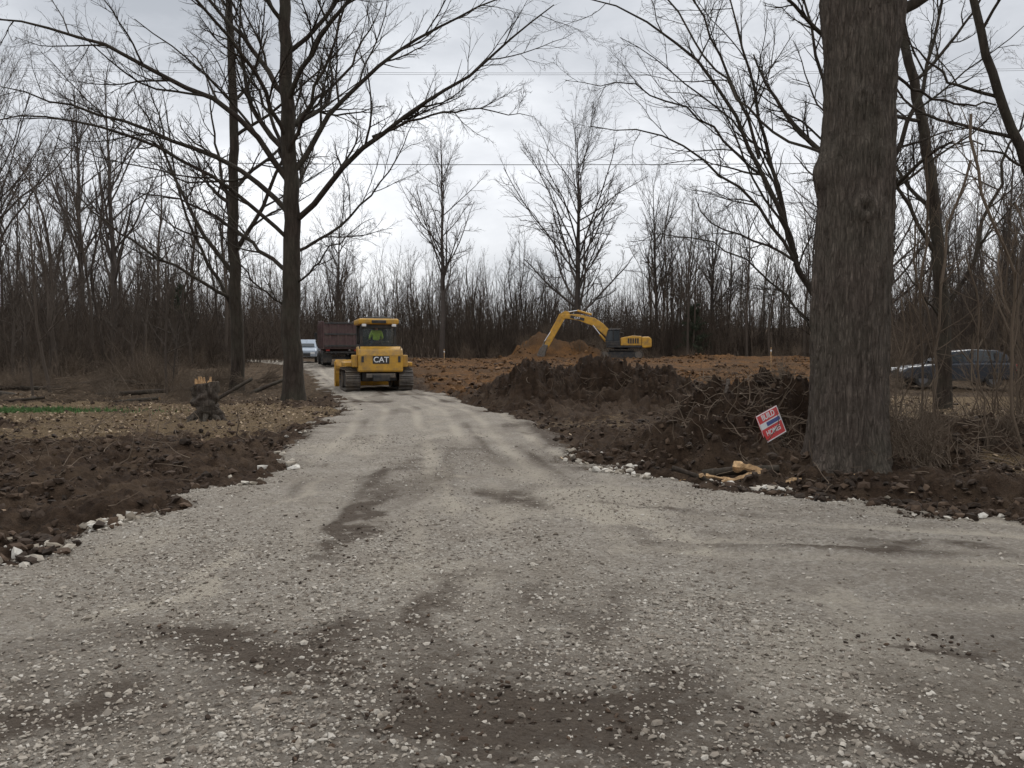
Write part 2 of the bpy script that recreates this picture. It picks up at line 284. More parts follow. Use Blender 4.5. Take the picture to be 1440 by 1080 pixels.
# leaves
m,t,b=nt('dead_leaves'); sp,ao=attr(t); t.links.new(ramp(t,sp[0],[(0,(.08,.045,.027)),(.5,(.19,.125,.07)),(1,(.36,.27,.17))]),b.inputs['Base Color']); b.inputs['Roughness'].default_value=.8
n=70000; x=rng.uniform(-26,15,n); y=rng.uniform(5,32,n); o,l,g,f=zones(x,y); sd=road_sd(x,y); dk,_=mounds(x,y)
k=(sd<0)&(rng.random(n)<np.clip(l+.3*f+.02,0,1)*np.clip(1-2*dk,.08,1)*np.clip(.6+2*fbm(x,y,3,99),.1,1)); x,y=x[k],y[k]; n=len(x)
z=gz(x,y)+.012; q=np.array([[-1,-.6,0],[1,-.6,0],[1,.6,0],[-1,.6,0]])
a=rng.uniform(0,6.28,n); tl=rng.normal(0,.35,(n,2)); s=rng.uniform(.015,.04,n)
V=np.zeros((n,4,3)); V[...,0]=q[:,0]*np.cos(a)[:,None]-q[:,1]*np.sin(a)[:,None]; V[...,1]=q[:,0]*np.sin(a)[:,None]+q[:,1]*np.cos(a)[:,None]
V[...,2]=V[...,0]*tl[:,:1]+V[...,1]*tl[:,1:]+.3*rng.random((n,4)); V*=s[:,None,None]; V+=np.stack([x,y,z],1)[:,None]
mk('leaf_litter',V.reshape(-1,3),np.arange(n*4).reshape(-1,4),m,False,np.repeat(np.stack([rng.random(n)]*3+[np.ones(n)],1),4,0))
x=rng.normal(-14.2,1.7,5000); y=rng.normal(22.2,.4,5000); z=gz(x,y); h=rng.uniform(.05,.14,5000); a=rng.uniform(0,6.28,5000)
V=np.stack([np.stack([x-.012*np.cos(a),y-.012*np.sin(a),z-.01],1),np.stack([x+.012*np.cos(a),y+.012*np.sin(a),z-.01],1),np.stack([x+rng.normal(0,.04,5000),y+rng.normal(0,.04,5000),z+h],1)],1)
mk('grass',V.reshape(-1,3),np.arange(15000).reshape(-1,3),simple('grass_blades',(.05,.11,.025),.8,.4,3),False)
# ---------------------------------------------------------------- branching
def nrm(v): return v/np.maximum(np.linalg.norm(v,axis=-1,keepdims=True),1e-9)
def tubes(groups):
    VV=[];FF=[];o=0
    for P,Rd,k in groups:
        M,n,_=P.shape; T=nrm(np.gradient(P,axis=1)); md=nrm(P[:,-1]-P[:,0]); ref=np.where(np.abs(md[:,2:])>.7,np.array([[1.,0,0]]),np.array([[0,0,1.]]))[:,None]
        u=nrm(np.cross(T,ref)); w=np.cross(T,u); th=np.arange(k)*2*math.pi/k
        V=P[:,:,None]+Rd[:,:,None,None]*(u[:,:,None]*np.cos(th)[:,None]+w[:,:,None]*np.sin(th)[:,None])
        idx=np.arange(M*n*k).reshape(M,n,k)+o; a=idx[:,:-1];b_=idx[:,1:]
        f=np.stack([a,np.roll(a,-1,2),np.roll(b_,-1,2),b_],-1).reshape(-1,4)
        VV.append(V.reshape(-1,3));FF.append(f);o+=M*n*k
    return np.concatenate(VV),np.concatenate(FF)
def grow(P,Rd,c,t0,t1,ang,lr,n,up,wig,rr=.6,fall=.55,minr=.004,tip=.3,lmin=0,g=rng,angs=.25,pw=1.):
    M,Np,_=P.shape; L=np.linalg.norm(np.diff(P,axis=1),axis=2).sum(1)
    t=t0+(t1-t0)*((np.arange(c)[None]+g.random((M,c)))/c)**pw; q=t*(Np-1); i=np.clip(q.astype(int),0,Np-2); f=(q-i)[...,None]; m=np.arange(M)[:,None]
    p=P[m,i]*(1-f)+P[m,i+1]*f; tn=nrm(P[m,i+1]-P[m,i]); r=(Rd[m,i]*(1-f[...,0])+Rd[m,i+1]*f[...,0])
    rv=g.normal(size=tn.shape); pe=nrm(rv-(rv*tn).sum(-1,keepdims=True)*tn)
    an=ang+g.normal(0,angs,t.shape)[...]; d=tn*np.cos(an)[...,None]+pe*np.sin(an)[...,None]
    ln=np.maximum(L[:,None]*lr*(1-fall*t)*g.uniform(.6,1.25,t.shape),lmin)
    r0=np.maximum(np.minimum(r*rr,ln*.024+.002),minr)
    p=p.reshape(-1,3);d=d.reshape(-1,3);ln=ln.reshape(-1);r0=r0.reshape(-1)
    out=[p]
    for k in range(n-1):
        d=nrm(d+np.array([0,0,up])+g.normal(0,wig,d.shape)); p=p+d*(ln/(n-1))[:,None]; out.append(p)
    return np.stack(out,1), r0[:,None]*np.linspace(1,tip,n)[None]
def resample(pts,n,wig=0,g=rng):
    pts=np.array(pts,float)
    for _ in range(2):
        q=pts[:-1]*.75+pts[1:]*.25; w=pts[:-1]*.25+pts[1:]*.75; pts=np.concatenate([pts[:1],np.stack([q,w],1).reshape(-1,3),pts[-1:]])
    s=np.r_[0,np.cumsum(np.linalg.norm(np.diff(pts,axis=0),axis=1))]; u=np.linspace(0,s[-1],n)
    P=np.stack([np.interp(u,s,pts[:,i]) for i in range(3)],1)
    if wig: P[1:]+=g.normal(0,wig,(n-1,3))
    return P
def hero(name,loc,trunk,tr,limbs,mat,c2=8,c3=7,c4=5,c5=2,rl=0,up=.05,minr=.004,lw=.85):
    T=resample(trunk,30,.02)[None]; r=np.linspace(tr[0],tr[1],30); z=T[0,:,2]; r=r*(1+.45*np.exp(-np.maximum(z,0)/.35)); 
    gr=[(T,r[None],16)]; LB=[];LR=[]
    for pts,r0 in limbs:
        LB.append(resample(pts,14,.05)); LR.append(r0*lw*np.linspace(1,.12,14)**.85)
    if LB: LB=np.stack(LB);LR=np.stack(LR)
    if rl:
        a,b_=grow(T,r[None],rl,.35,.98,.95,.42,14,.06,.09,.42)
        if len(LB): LB=np.concatenate([LB,a]);LR=np.concatenate([LR,b_])
        else: LB,LR=a,b_
    gr.append((LB,LR,8))
    a2,b2=grow(LB,LR,c2,.12,.97,.65,.42,9,up,.11,.55,minr=minr*2); gr.append((a2,b2,5))
    a3,b3=grow(a2,b2,c3,.12,1,.6,.5,7,up*.8,.13,.6,minr=minr*1.3); gr.append((a3,b3,4))
    a3b,b3b=grow(LB,LR,c2*2,.2,1,.75,.10,6,up,.14,.4,minr=minr*1.2); gr.append((a3b,b3b,3))
    a4,b4=grow(a3,b3,c4,.1,1,.6,.55,5,up,.15,.7,minr=minr,tip=.5); gr.append((a4,b4,3))
    if c5:
        a5,b5=grow(a4,b4,c5,.2,1,.6,.6,4,up,.16,.8,minr=minr*.8,tip=.6); gr.append((a5,b5,3))
    V,Fc=tubes(gr); o=mk(name,V,Fc,mat); o.location=loc; return o
bx,by=-7.7,28.0; bz=gz1(bx,by)-.05
lim=[
 ([(.1,0,6.3),(1.5,-.5,7.6),(3.3,-1,9.2),(5.4,-1.4,10.3),(7.2,-1.6,11.5),(9.0,-1.8,13.0)],.13),
 ([(3.0,-.9,9.0),(4.7,-1.3,9.6),(6.6,-1.6,9.7),(8.4,-1.8,9.4)],.06),
 ([(0,0,7.9),(1.3,.5,10.2),(3.0,1.0,12.2),(5.6,1.2,13.8),(8,1.4,15)],.12),
 ([(-.1,0,10.3),(1.2,-1,12.2),(3.4,-2,14.2),(5,-2.6,16.5)],.11),
 ([(0,0,4.5),(-1.2,.5,5.2),(-2.3,1,6.3),(-4.2,1.2,7.4),(-6.0,1.4,7.5)],.10),
 ([(0,0,7.6),(-1.5,-.6,9.8),(-3.8,-1.0,11.0),(-6.8,-1.4,12.3),(-10.2,-1.5,12.9)],.13),
 ([(0,0,6.5),(-1.7,.4,8.2),(-4.2,.2,9.2),(-7.0,.0,10.2),(-10.0,.0,11.0)],.12),
 ([(0,0,5.6),(-1.9,-1.2,7.5),(-4.5,-2.2,8.8),(-7.4,-2.6,9.3),(-9.5,-2.8,8.9)],.09),
 ([(-.1,0,10.6),(-1.5,.6,12.6),(-3.4,1.0,14.6),(-5.2,1.5,16.6)],.12),
 ([(0,0,5.2),(1.2,1,6.0),(2.2,1.6,7.2),(3.4,2.0,8.8),(4.0,2.3,10.5)],.07),
 ([(0,0,4.0),(.9,-.6,4.6),(2.0,-1.2,5.6),(3.2,-1.6,6.2)],.05),
 ([(-.1,0,9.0),(-.7,-1.5,11.),(-2,-3.2,12.8),(-4,-4.6,14.2)],.1),
 ([(-.1,0,9.4),(.5,1.8,11.),(1.6,3.2,13.),(2.6,4,15.5)],.1),
 ([(-.1,0,8.4),(1.0,-1.0,10.2),(2.0,-1.6,12.0),(3.0,-2.0,14.5)],.09),
 ([(-.1,0,8.2),(-1.0,1.0,10.4),(-2.4,1.8,12.4),(-3.2,2.0,15)],.09),
 ([(0,0,3.3),(-.9,-.4,3.9),(-1.8,-.8,5.0),(-2.4,-1,6.6)],.05)]
hero('bare_maple_tree',(bx,by,bz),[(0,0,-.3),(0,0,.5),(-.05,0,3),(.05,0,6),(-.1,0,10),(-.2,0,14),(0,0,19)],(.36,.13),lim,bark_dark,9,7,6,2,rl=8,up=.04)
lim2=[([(0,0,5),(-1.5,0,7),(-3,.5,10),(-4.5,.6,13)],.12),([(0,0,6),(1.3,0,8),(2.4,.5,11),(3,.6,15)],.12),([(0,0,4),(-2,-.5,5.2),(-4.5,-.6,6.6),(-7,-.6,9)],.09),([(0,0,7),(-1,1,10),(-1.6,1.4,14)],.1),([(0,0,3.5),(-1.6,.5,6),(-2.8,.8,9),(-3.3,.9,13)],.1)]
hero('bare_ash_tree',(-11.6,33.5,gz1(-11.6,33.5)-.05),[(0,0,-.2),(.1,0,3),(-.1,0,7),(.1,0,12),(-.3,0,20)],(.28,.1),lim2,bark_dark,8,6,5,2,rl=8,up=.06)
lim3=[
 ([(-.1,0,2.2),(-.9,0,4.2),(-1.6,.2,6.2),(-2.6,.3,8.3),(-4.2,.4,9.9),(-6.0,.5,10.6)],.11),
 ([(-.2,0,3.0),(-1.4,-.3,4.8),(-2.8,-.5,6.0),(-4.3,-.7,6.9),(-6,-.8,7.0)],.07),
 ([(-.1,0,2.0),(-1.2,.4,3.4),(-2.4,.6,4.4),(-3.8,.8,4.8),(-5.0,1,4.5)],.045),
 ([(-.8,0,4.0),(-1.4,.6,6.5),(-1.7,1,9),(-2.6,1.2,12)],.09),
 ([(-1.5,.2,6.0),(-3.2,.4,7.6),(-5.0,.6,8.6),(-6.6,.8,8.6)],.05),
 ([(-1.7,.2,6.5),(-2.6,.4,9.0),(-3.4,.6,11),(-4.6,.8,13)],.06),
 ([(0,0,3),(.3,.4,6),(.1,.8,9),(-.8,1,12)],.12),
 ([(0,0,1.6),(-.9,-.6,2.6),(-1.8,-1,3.3),(-2.7,-1.3,3.2)],.035),
 ([(0,0,4),(1.5,0,6),(2.5,0,9),(3,0,12)],.12)]
hero('bare_oak_tree',(7.9,20,gz1(7.9,20)-.05),[(0,0,-.2),(0,0,1),(-.1,0,3),(.1,0,6),(0,0,12)],(.26,.1),lim3,bark_dark,9,7,5,2,rl=4,up=.03,minr=.003,lw=.75)
hero('bare_cherry_tree',(13.0,24,gz1(13,24)-.05),[(0,0,-.2),(.05,0,2),(-.25,0,5),(-.6,0,8),(-1.4,0,11),(-2.2,0,15)],(.22,.09),
 [([(-.2,0,4.5),(-1.4,0,6.5),(-2.4,.2,9),(-4.2,.3,11.5)],.08),([(0,0,3),(.9,0,4.6),(1.5,0,7),(2.6,0,10)],.09),([(0,0,2.5),(-1,-.3,3.6),(-2,-.6,5.2)],.05)],bark_dark,7,5,5,2,rl=5)
hero('bare_elm_tree',(11.9,17.5,gz1(11.9,17.5)-.05),[(0,0,-.2),(-.1,0,2),(-.1,0,3.6),(-.6,0,5.6),(-1.5,0,7.6),(-2.0,0,9.5),(-2.3,0,12)],(.15,.06),
 [([(-.1,0,3.4),(.5,0,5),(.7,0,7.5),(.3,0,10)],.07),([(-.6,0,5.6),(-1.5,0,6.2),(-2.8,.3,6.4)],.04),([(-1.3,0,7.2),(-2.6,0,7.6),(-3.6,.3,9)],.05)],bark_dark,7,5,5,2,rl=4,minr=.003)
# ---------------------------------------------------------------- big trunk (11 m)
nz,na=340,200; zz=np.linspace(-.25,9.5,nz); th=np.linspace(0,2*math.pi,na,endpoint=False); TH,ZZ=np.meshgrid(th,zz)
cx=np.interp(zz,[0,2.5,4,6.5,9.5],[0,.02,.05,.11,.25]); rr=np.interp(zz,[-.25,.3,1.2,2.6,4.0,5,6.2,7.2,9.5],[.57,.53,.49,.485,.455,.43,.455,.50,.42])
Rr=np.repeat(rr[:,None],na,1)
fl=np.exp(-np.clip(ZZ,0,9)/.22); Rr=Rr*(1+fl*(.16+.17*np.sin(TH*5+1)+.07*np.sin(TH*9)))
Rr+= .04*fbm(np.cos(TH)*1.3+3,ZZ*.5+np.sin(TH)*1.3,3,90)
u=TH/(2*math.pi)*38; wr=fbm(np.cos(TH)*3+ZZ*.5,np.sin(TH)*3+ZZ*.8,4,91)*2.6
rid=np.abs(((u+wr)%1)-.5)*2; rid2=np.abs(((u*2-wr*1.6+ZZ*.35)%1)-.5)*2
brk=sst(-.25,.1,fbm(np.cos(TH)*9+ZZ*.3,ZZ*2.2+np.sin(TH)*9,3,97))
Rr+= .030*np.minimum(rid,.75)*brk+.012*np.minimum(rid2,.8)+.015*fbm(np.cos(TH)*22,np.sin(TH)*22+ZZ*9,2,96)
def bmp(t0,z0,wt,wz,h):
    d=np.angle(np.exp(1j*(TH-t0))); return h*np.exp(-(d/wt)**2-((ZZ-z0)/wz)**2)
Rr+=bmp(math.pi*1.02,4.1,.45,.25,.12)+bmp(-math.pi/2-.1,3.55,.30,.16,.10)-bmp(-math.pi/2-.1,3.55,.13,.07,.13)+bmp(-.2,6.2,.5,.5,.08)+bmp(math.pi*.95,6.4,.5,.5,.08)+bmp(-math.pi/2-.3,5.0,.22,.12,.06)-bmp(-math.pi/2-.3,5.0,.1,.05,.05)+bmp(-math.pi/2+.5,2.2,.25,.15,.02)
V=np.stack([cx[:,None]+Rr*np.cos(TH),Rr*np.sin(TH),ZZ],-1).reshape(-1,3)
idx=np.arange(nz*na).reshape(nz,na); Fb=np.stack([idx[:-1],np.roll(idx[:-1],-1,1),np.roll(idx[1:],-1,1),idx[1:]],-1).reshape(-1,4)
big=empty('large_tree',(4.65,11.0,gz1(4.63,10.5)-.03)); mk('trunk',V,Fb,bark_big,True,parent=big)
lb=[([(.3,0,6.1),(.75,-.1,6.35),(1.35,-.1,6.7),(2.4,-.1,7.4)],.09),([(.25,0,7.3),(1,0,9),(2,.5,12),(3,1,16)],.3),([(.1,0,7),(-.5,.5,9),(-1.5,1,12),(-2,1.5,16)],.3),([(.3,0,5.5),(.9,.4,5.5),(1.6,.6,5.2),(2.4,.8,5.3)],.025),
 ([(-.35,.1,4.4),(-.9,.4,4.7),(-1.6,.6,5.5),(-2.4,.8,6.8)],.02)]
LB=np.stack([resample(p,14,.02) for p,_ in lb]); LR=np.stack([np.linspace(r_,.012 if r_<.2 else .15,14) for _,r_ in lb])
a2,b2=grow(LB,LR,8,.2,.97,.7,.35,8,.02,.12,.4); a3,b3=grow(a2,b2,6,.1,1,.7,.5,6,0,.14,minr=.003); a4,b4=grow(a3,b3,4,.1,1,.7,.5,4,0,.14,minr=.0025)
V,Fc=tubes([(LB,LR,12),(a2,b2,6),(a3,b3,4),(a4,b4,3)]); mk('limbs',V,Fc,bark_dark,parent=big)
# ---------------------------------------------------------------- forest
def forest_mesh(name,h,r0,nl,spread,g,mat,c2=5,c3=4,c4=2,t0=.3,bend=.5,minr=.008,ang=.65,up=.08):
    tr=[(0,0,-.3)]+[(g.normal(0,bend*k/4),g.normal(0,bend*k/4),h*k/4) for k in range(1,5)]
    T=resample(tr,14,.02,g)[None]; r=np.linspace(r0,.02,14)[None]
    a1,b1=grow(T,r,nl,t0,.98,ang,spread,8,up,.08,.5,g=g,minr=minr*1.6); a2,b2=grow(a1,b1,c2,.15,1,.6,.45,6,up,.12,g=g,minr=minr*1.3,tip=.5); a3,b3=grow(a2,b2,c3,.1,1,.6,.55,4,up,.14,g=g,minr=minr,tip=.6)
    gr=[(T,r,7),(a1,b1,4),(a2,b2,3),(a3,b3,3)]
    if c4: a4,b4=grow(a3,b3,c4,.1,1,.6,.7,3,up,.14,g=g,minr=minr*.8,tip=.7); gr.append((a4,b4,3))
    V,Fc=tubes(gr); return mk(name,V,Fc,mat,link=False)
g=np.random.default_rng(3)
young=[forest_mesh('young_tree',g.uniform(10,14),g.uniform(.08,.13),20,.34,g,bark_far,5,5,0,t0=.2,bend=.7) for _ in range(7)]
poles=[forest_mesh('pole_tree',g.uniform(16,20),g.uniform(.12,.17),24,.3,g,bark_far,5,4,1,t0=.35,minr=.007) for _ in range(5)]
tall=[forest_mesh('tall_tree',24,.34,32,.42,g,bark_tall,7,5,4,t0=.28,ang=.6,up=.06),forest_mesh('tall_tree',26,.42,36,.58,g,bark_tall,7,6,4,t0=.18,ang=.7,up=.06,bend=.3),forest_mesh('tall_tree',24,.34,30,.45,g,bark_tall,7,5,3,t0=.25,ang=.6,up=.06)]
def thicket(name,n,W,D,h0,h1,g,mat,c1,c2,r=.04,sp=.28,up=.10,minr=.008,t0=.25,lean=.08):
    b0=np.stack([g.uniform(-W/2,W/2,n),g.uniform(-D/2,D/2,n),np.full(n,-.3)],1); d=nrm(np.stack([g.normal(0,lean,n),g.normal(0,lean,n),np.ones(n)],1)); ln=h0+(h1-h0)*g.random(n)**1.3; p=b0; out=[p]
    for k in range(6):
        d=nrm(d+g.normal(0,.06,d.shape)); p=p+d*(ln/6)[:,None]; out.append(p)
    P=np.stack(out,1); Rr=np.linspace(1,.25,7)[None]*(r*g.uniform(.5,1.5,(n,1)))
    a2,b2=grow(P,Rr,c1,t0,1,.6,sp,5,up,.1,.5,g=g,minr=minr*1.3,tip=.5); gr=[(P,Rr,4),(a2,b2,3)]
    if c2: a3,b3=grow(a2,b2,c2,.1,1,.6,.55,4,up,.13,g=g,minr=minr,tip=.7); gr.append((a3,b3,3))
    V,Fc=tubes(gr); return mk(name,V,Fc,mat,link=False)
thk=[thicket('thicket',int(g.uniform(20,30)),12,6,4,g.uniform(10,13.5),g,thick_m,12,4,.052,sp=.32,lean=.10) for _ in range(7)]
low=[thicket('understory',75,9,4,1.5,5,g,thick_m,8,3,.02,.42,.03,.0065,.1,.2) for _ in range(4)]
def shrub_mesh(name,h,g,n=24,mat=twig_br,lean=.35):
    a=g.uniform(0,6.28,n); b0=np.stack([g.normal(0,.35,n),g.normal(0,.35,n),np.full(n,-.1)],1); d=nrm(np.stack([np.cos(a)*lean*g.random(n)*2,np.sin(a)*lean*g.random(n)*2,np.ones(n)],1)); ln=h*g.uniform(.5,1.1,n); p=b0; out=[p]
    for k in range(7):
        d=nrm(d+g.normal(0,.1,d.shape)+np.array([0,0,-.02])); p=p+d*(ln/7)[:,None]; out.append(p)
    P=np.stack(out,1); Rr=np.linspace(.016,.005,8)[None]*g.uniform(.6,1.5,(n,1)); a2,b2=grow(P,Rr,7,.2,1,.7,.4,5,.02,.15,g=g,minr=.004,tip=.6); a3,b3=grow(a2,b2,3,.1,1,.7,.5,4,0,.15,g=g,minr=.0035,tip=.7)
    V,Fc=tubes([(P,Rr,4),(a2,b2,3),(a3,b3,3)]); return mk(name,V,Fc,mat,link=False)
shr=[shrub_mesh('shrub',g.uniform(2.4,3.4),g) for _ in range(6)]
def pine_mesh(g,h=10):
    m,t,b=nt('pine_needles'); n=noise(t,1.2,tc(t)); t.links.new(ramp(t,n,[(.3,(.02,.026,.014)),(.7,(.05,.06,.03))]),b.inputs['Base Color']); b.inputs['Roughness'].default_value=.9
    T=resample([(0,0,-.2),(0,0,h/2),(.1,0,h)],10)[None]; r=np.linspace(.14,.02,10)[None]
    a1,b1=grow(T,r,60,.12,.99,1.35,.38,6,.02,.10,.4,fall=.8,g=g); a2,b2=grow(a1,b1,7,.2,1,.7,.4,4,0,.1,g=g)
    V,Fc=tubes([(T,r,6),(a1,b1,3),(a2,b2,3)])
    pts=a2.reshape(-1,3); pts=pts[g.integers(0,len(pts),9000)]+g.normal(0,.12,(9000,3)); n=len(pts)
    u=nrm(g.normal(size=(n,3)))*.13; w=nrm(g.normal(size=(n,3)))*.03
    Q=np.stack([pts-u-w,pts+u-w,pts+u+w,pts-u+w],1).reshape(-1,3); Fq=np.arange(n*4).reshape(-1,4)+len(V)
    return mk('pine',np.concatenate([V,Q]),np.concatenate([Fc,Fq]),m,link=False)
pines=[pine_mesh(g,10)]
def inst(par,me,x,y,sc,rz=None,tilt=0,dz=0,name=None):
    o=bpy.data.objects.new(name or me.name,me); S.collection.objects.link(o); o.parent=par
    o.location=(x,y,gz1(x,y)+dz); o.rotation_euler=(tilt*random.uniform(-1,1),tilt*random.uniform(-1,1),rz if rz is not None else random.uniform(0,6.28)); o.scale=(sc,sc,sc*random.uniform(.85,1.15)); return o
wood=empty('forest'); und=empty('undergrowth')
def corridor(x,y): return .47<x/y<.64 and y<37.5
def ok_tree(x,y):
    u=x/y
    if y<86 and -.30+(y-60)*.0005<u<.36 : return False
    if y<60 and u<.47 and u>-.36: return False
    if corridor(x,y): return False
    if abs(x+13)<5 and 45<y<66: return False
    return float(road_sd(np.array([x]),np.array([y]))[0])<-1.5
def scatter(n,y0,y1,u0,u1,meshes,sc,par,tilt=.05,test=ok_tree,rz=None):
    c=0;k=0
    while c<n and k<n*20:
        k+=1; y=math.sqrt(random.uniform(y0*y0,y1*y1)); x=random.uniform(u0,u1)*y
        if 16<x<24 and 33<y<40 : continue
        if test(x,y): inst(par,random.choice(meshes),x,y,random.uniform(*sc),tilt=tilt,rz=None if rz is None else random.uniform(-rz,rz)+random.choice([0,math.pi])-math.atan2(x,y)); c+=1
scatter(120,90,125,-.85,.85,young,(.7,1.2),wood,.1)
scatter(135,90,120,-.8,.8,thk,(.7,1.12),wood,.03,rz=.4)
scatter(95,118,165,-.75,.75,thk,(.9,1.3),wood,.03,rz=.4)
scatter(40,95,135,-.8,.8,poles,(.6,.9),wood)
scatter(70,70,120,.18,.85,poles,(.75,1.1),wood)
scatter(50,30,70,.5,.9,poles,(.55,.9),wood,.08)
scatter(32,22,60,.62,.95,young,(.5,1.0),wood,.1)
scatter(42,52,90,-.9,-.32,thk,(.5,1.0),wood,.03,rz=.6)
scatter(35,40,90,.5,.9,thk,(.5,.9),wood,.03,rz=.6)
scatter(55,42,90,-.9,-.30,young,(.6,1.2),wood,.1)
scatter(50,45,100,-.9,-.30,poles,(.6,1.05),wood,.07)
scatter(16,28,42,-.9,-.42,young,(.35,.7),wood,.1)
for x,y,s,i in [(-8.1,92,1.0,0),(7.4,93,1.06,1),(-38,70,.95,0),(-52,80,1.,1),(-30,60,.85,2),(36,80,.9,1),(48,70,.9,0),(-46,55,.85,2),(26,104,.85,0),(57,92,1.,2),(18,100,.8,2),(-22,100,.75,2)]: inst(empty('bare_tree',(0,0,0)),tall[i],x,y,s,tilt=.02,name='tree')
for x,y,s in [(20.2,88.5,.62),(-30,72,.6)]: inst(empty('pine_tree'),random.choice(pines),x,y,s,name='pine')
tr=lambda x,y: float(road_sd(np.array([x]),np.array([y]))[0])<-1.2
tr2=lambda x,y: tr(x,y) and not corridor(x,y)
scatter(95,87,112,-.8,.8,low,(.8,1.4),und,.03,rz=.5)
scatter(55,56,88,-.85,-.30,low,(.7,1.2),und,.03,rz=.7)
scatter(28,42,56,-.85,-.36,low,(.5,.9),und,.03,rz=.7)
scatter(45,39,86,.42,.85,low,(.6,1.0),und,.03,rz=.7)
scatter(70,34,60,-.85,-.36,shr,(.4,.9),und,.35)
scatter(42,25,40,-.6,-.3,shr,(.2,.45),und,.9,test=lambda x,y: tr(x,y) and x<-9)
scatter(40,80,90,-.1,.36,shr,(.4,.9),und,.9,test=lambda x,y: tr(x,y))
scatter(60,24,80,.46,.85,shr,(.6,1.3),und,.25,test=tr2)
scatter(26,12,24,.62,.85,shr,(.4,.8),und,.4,test=tr2)
for x,y,s in [(6.0,11.9,.36),(6.6,12.4,.27),(7.3,12.2,.24),(8.0,12.8,.22),(7.0,13.6,.24),(8.6,13.6,.28),(5.6,12.3,.33),(9.3,12.2,.42),(6.1,11.2,.3),(7.9,11.4,.24),(9,11,.32),(4.9,14.4,.25),(3.7,14.6,.2),(5.7,11.3,.5),(8.9,12.6,.42),(9.8,13.5,.5),(5.5,10.9,.45),(10.4,12.2,.5),(10.9,15,.4),(11.8,16,.45),(9.2,16,.28),(10.4,18,.28)]:
    inst(und,random.choice(shr),x,y,s,tilt=.6)
for i in range(26):
    x=random.uniform(-24,-9.5);y=random.uniform(24,38)
    if tr(x,y): o=inst(und,random.choice(shr),x,y,random.uniform(.3,.6)); o.rotation_euler=(random.uniform(1.1,1.5),0,random.uniform(0,6.28)); o.location.z+=.25
sap=[forest_mesh('sapling',g.uniform(3,5),.02,11,.35,g,twig_br,4,3,0,t0=.2,bend=.3,minr=.0035) for _ in range(4)]
for i in range(56):
    y=random.uniform(11.5,24); u=random.uniform(.46,.74)
    if .505<u<.60 and random.random()<.75: continue
    inst(und,random.choice(sap),u*y,y,random.uniform(.4,1.15),tilt=.2)
# ---------------------------------------------------------------- part builders
def fin(o,par,mat,bev=0,seg=2,smooth=False):
    if par: o.parent=par
    if mat: o.data.materials.append(mat)
    if bev:
        b_=o.modifiers.new('b','BEVEL'); b_.width=bev; b_.segments=seg; b_.limit_method='ANGLE'
    if smooth:
        for p in o.data.polygons: p.use_smooth=True
    return o
def box(name,par,mn,mx,mat,bev=.02,rot=None):
    bm=bmesh.new(); bmesh.ops.create_cube(bm,size=1); c=[(a+b_)/2 for a,b_ in zip(mn,mx)]; s=[b_-a for a,b_ in zip(mn,mx)]
    for v in bm.verts: v.co=Vector((v.co.x*s[0],v.co.y*s[1],v.co.z*s[2]))
    me=bpy.data.meshes.new(name); bm.to_mesh(me); bm.free(); o=bpy.data.objects.new(name,me); S.collection.objects.link(o); o.location=c
    if rot: o.rotation_euler=rot
    return fin(o,par,mat,bev)
def cyl(name,par,p0,p1,r,mat,seg=20,r2=None,bev=0):
    p0=Vector(p0);p1=Vector(p1); bm=bmesh.new(); bmesh.ops.create_cone(bm,cap_ends=True,segments=seg,radius1=r,radius2=r if r2 is None else r2,depth=(p1-p0).length)
    me=bpy.data.meshes.new(name); bm.to_mesh(me); bm.free(); o=bpy.data.objects.new(name,me); S.collection.objects.link(o); o.location=(p0+p1)/2
    o.rotation_euler=(p1-p0).to_track_quat('Z','Y').to_euler(); return fin(o,par,mat,bev)
def extr(name,par,prof,a,b_,axis,mat,bev=.02,top_in=0,zin=0):
    bm=bmesh.new(); rings=[]
    for w in (a,b_):
        sgn=1 if w==a else -1; ring=[]
        for p,z in prof:
            q=w+sgn*top_in*max(0,z-zin)
            ring.append(bm.verts.new((q,p,z) if axis=='X' else (p,q,z)))
        rings.append(ring)
    n=len(prof); bm.faces.new(rings[0]); bm.faces.new(rings[1][::-1])
    for i in range(n): bm.faces.new((rings[0][i],rings[0][(i+1)%n],rings[1][(i+1)%n],rings[1][i]))
    bmesh.ops.recalc_face_normals(bm,faces=bm.faces); me=bpy.data.meshes.new(name); bm.to_mesh(me); bm.free(); o=bpy.data.objects.new(name,me); S.collection.objects.link(o); return fin(o,par,mat,bev)
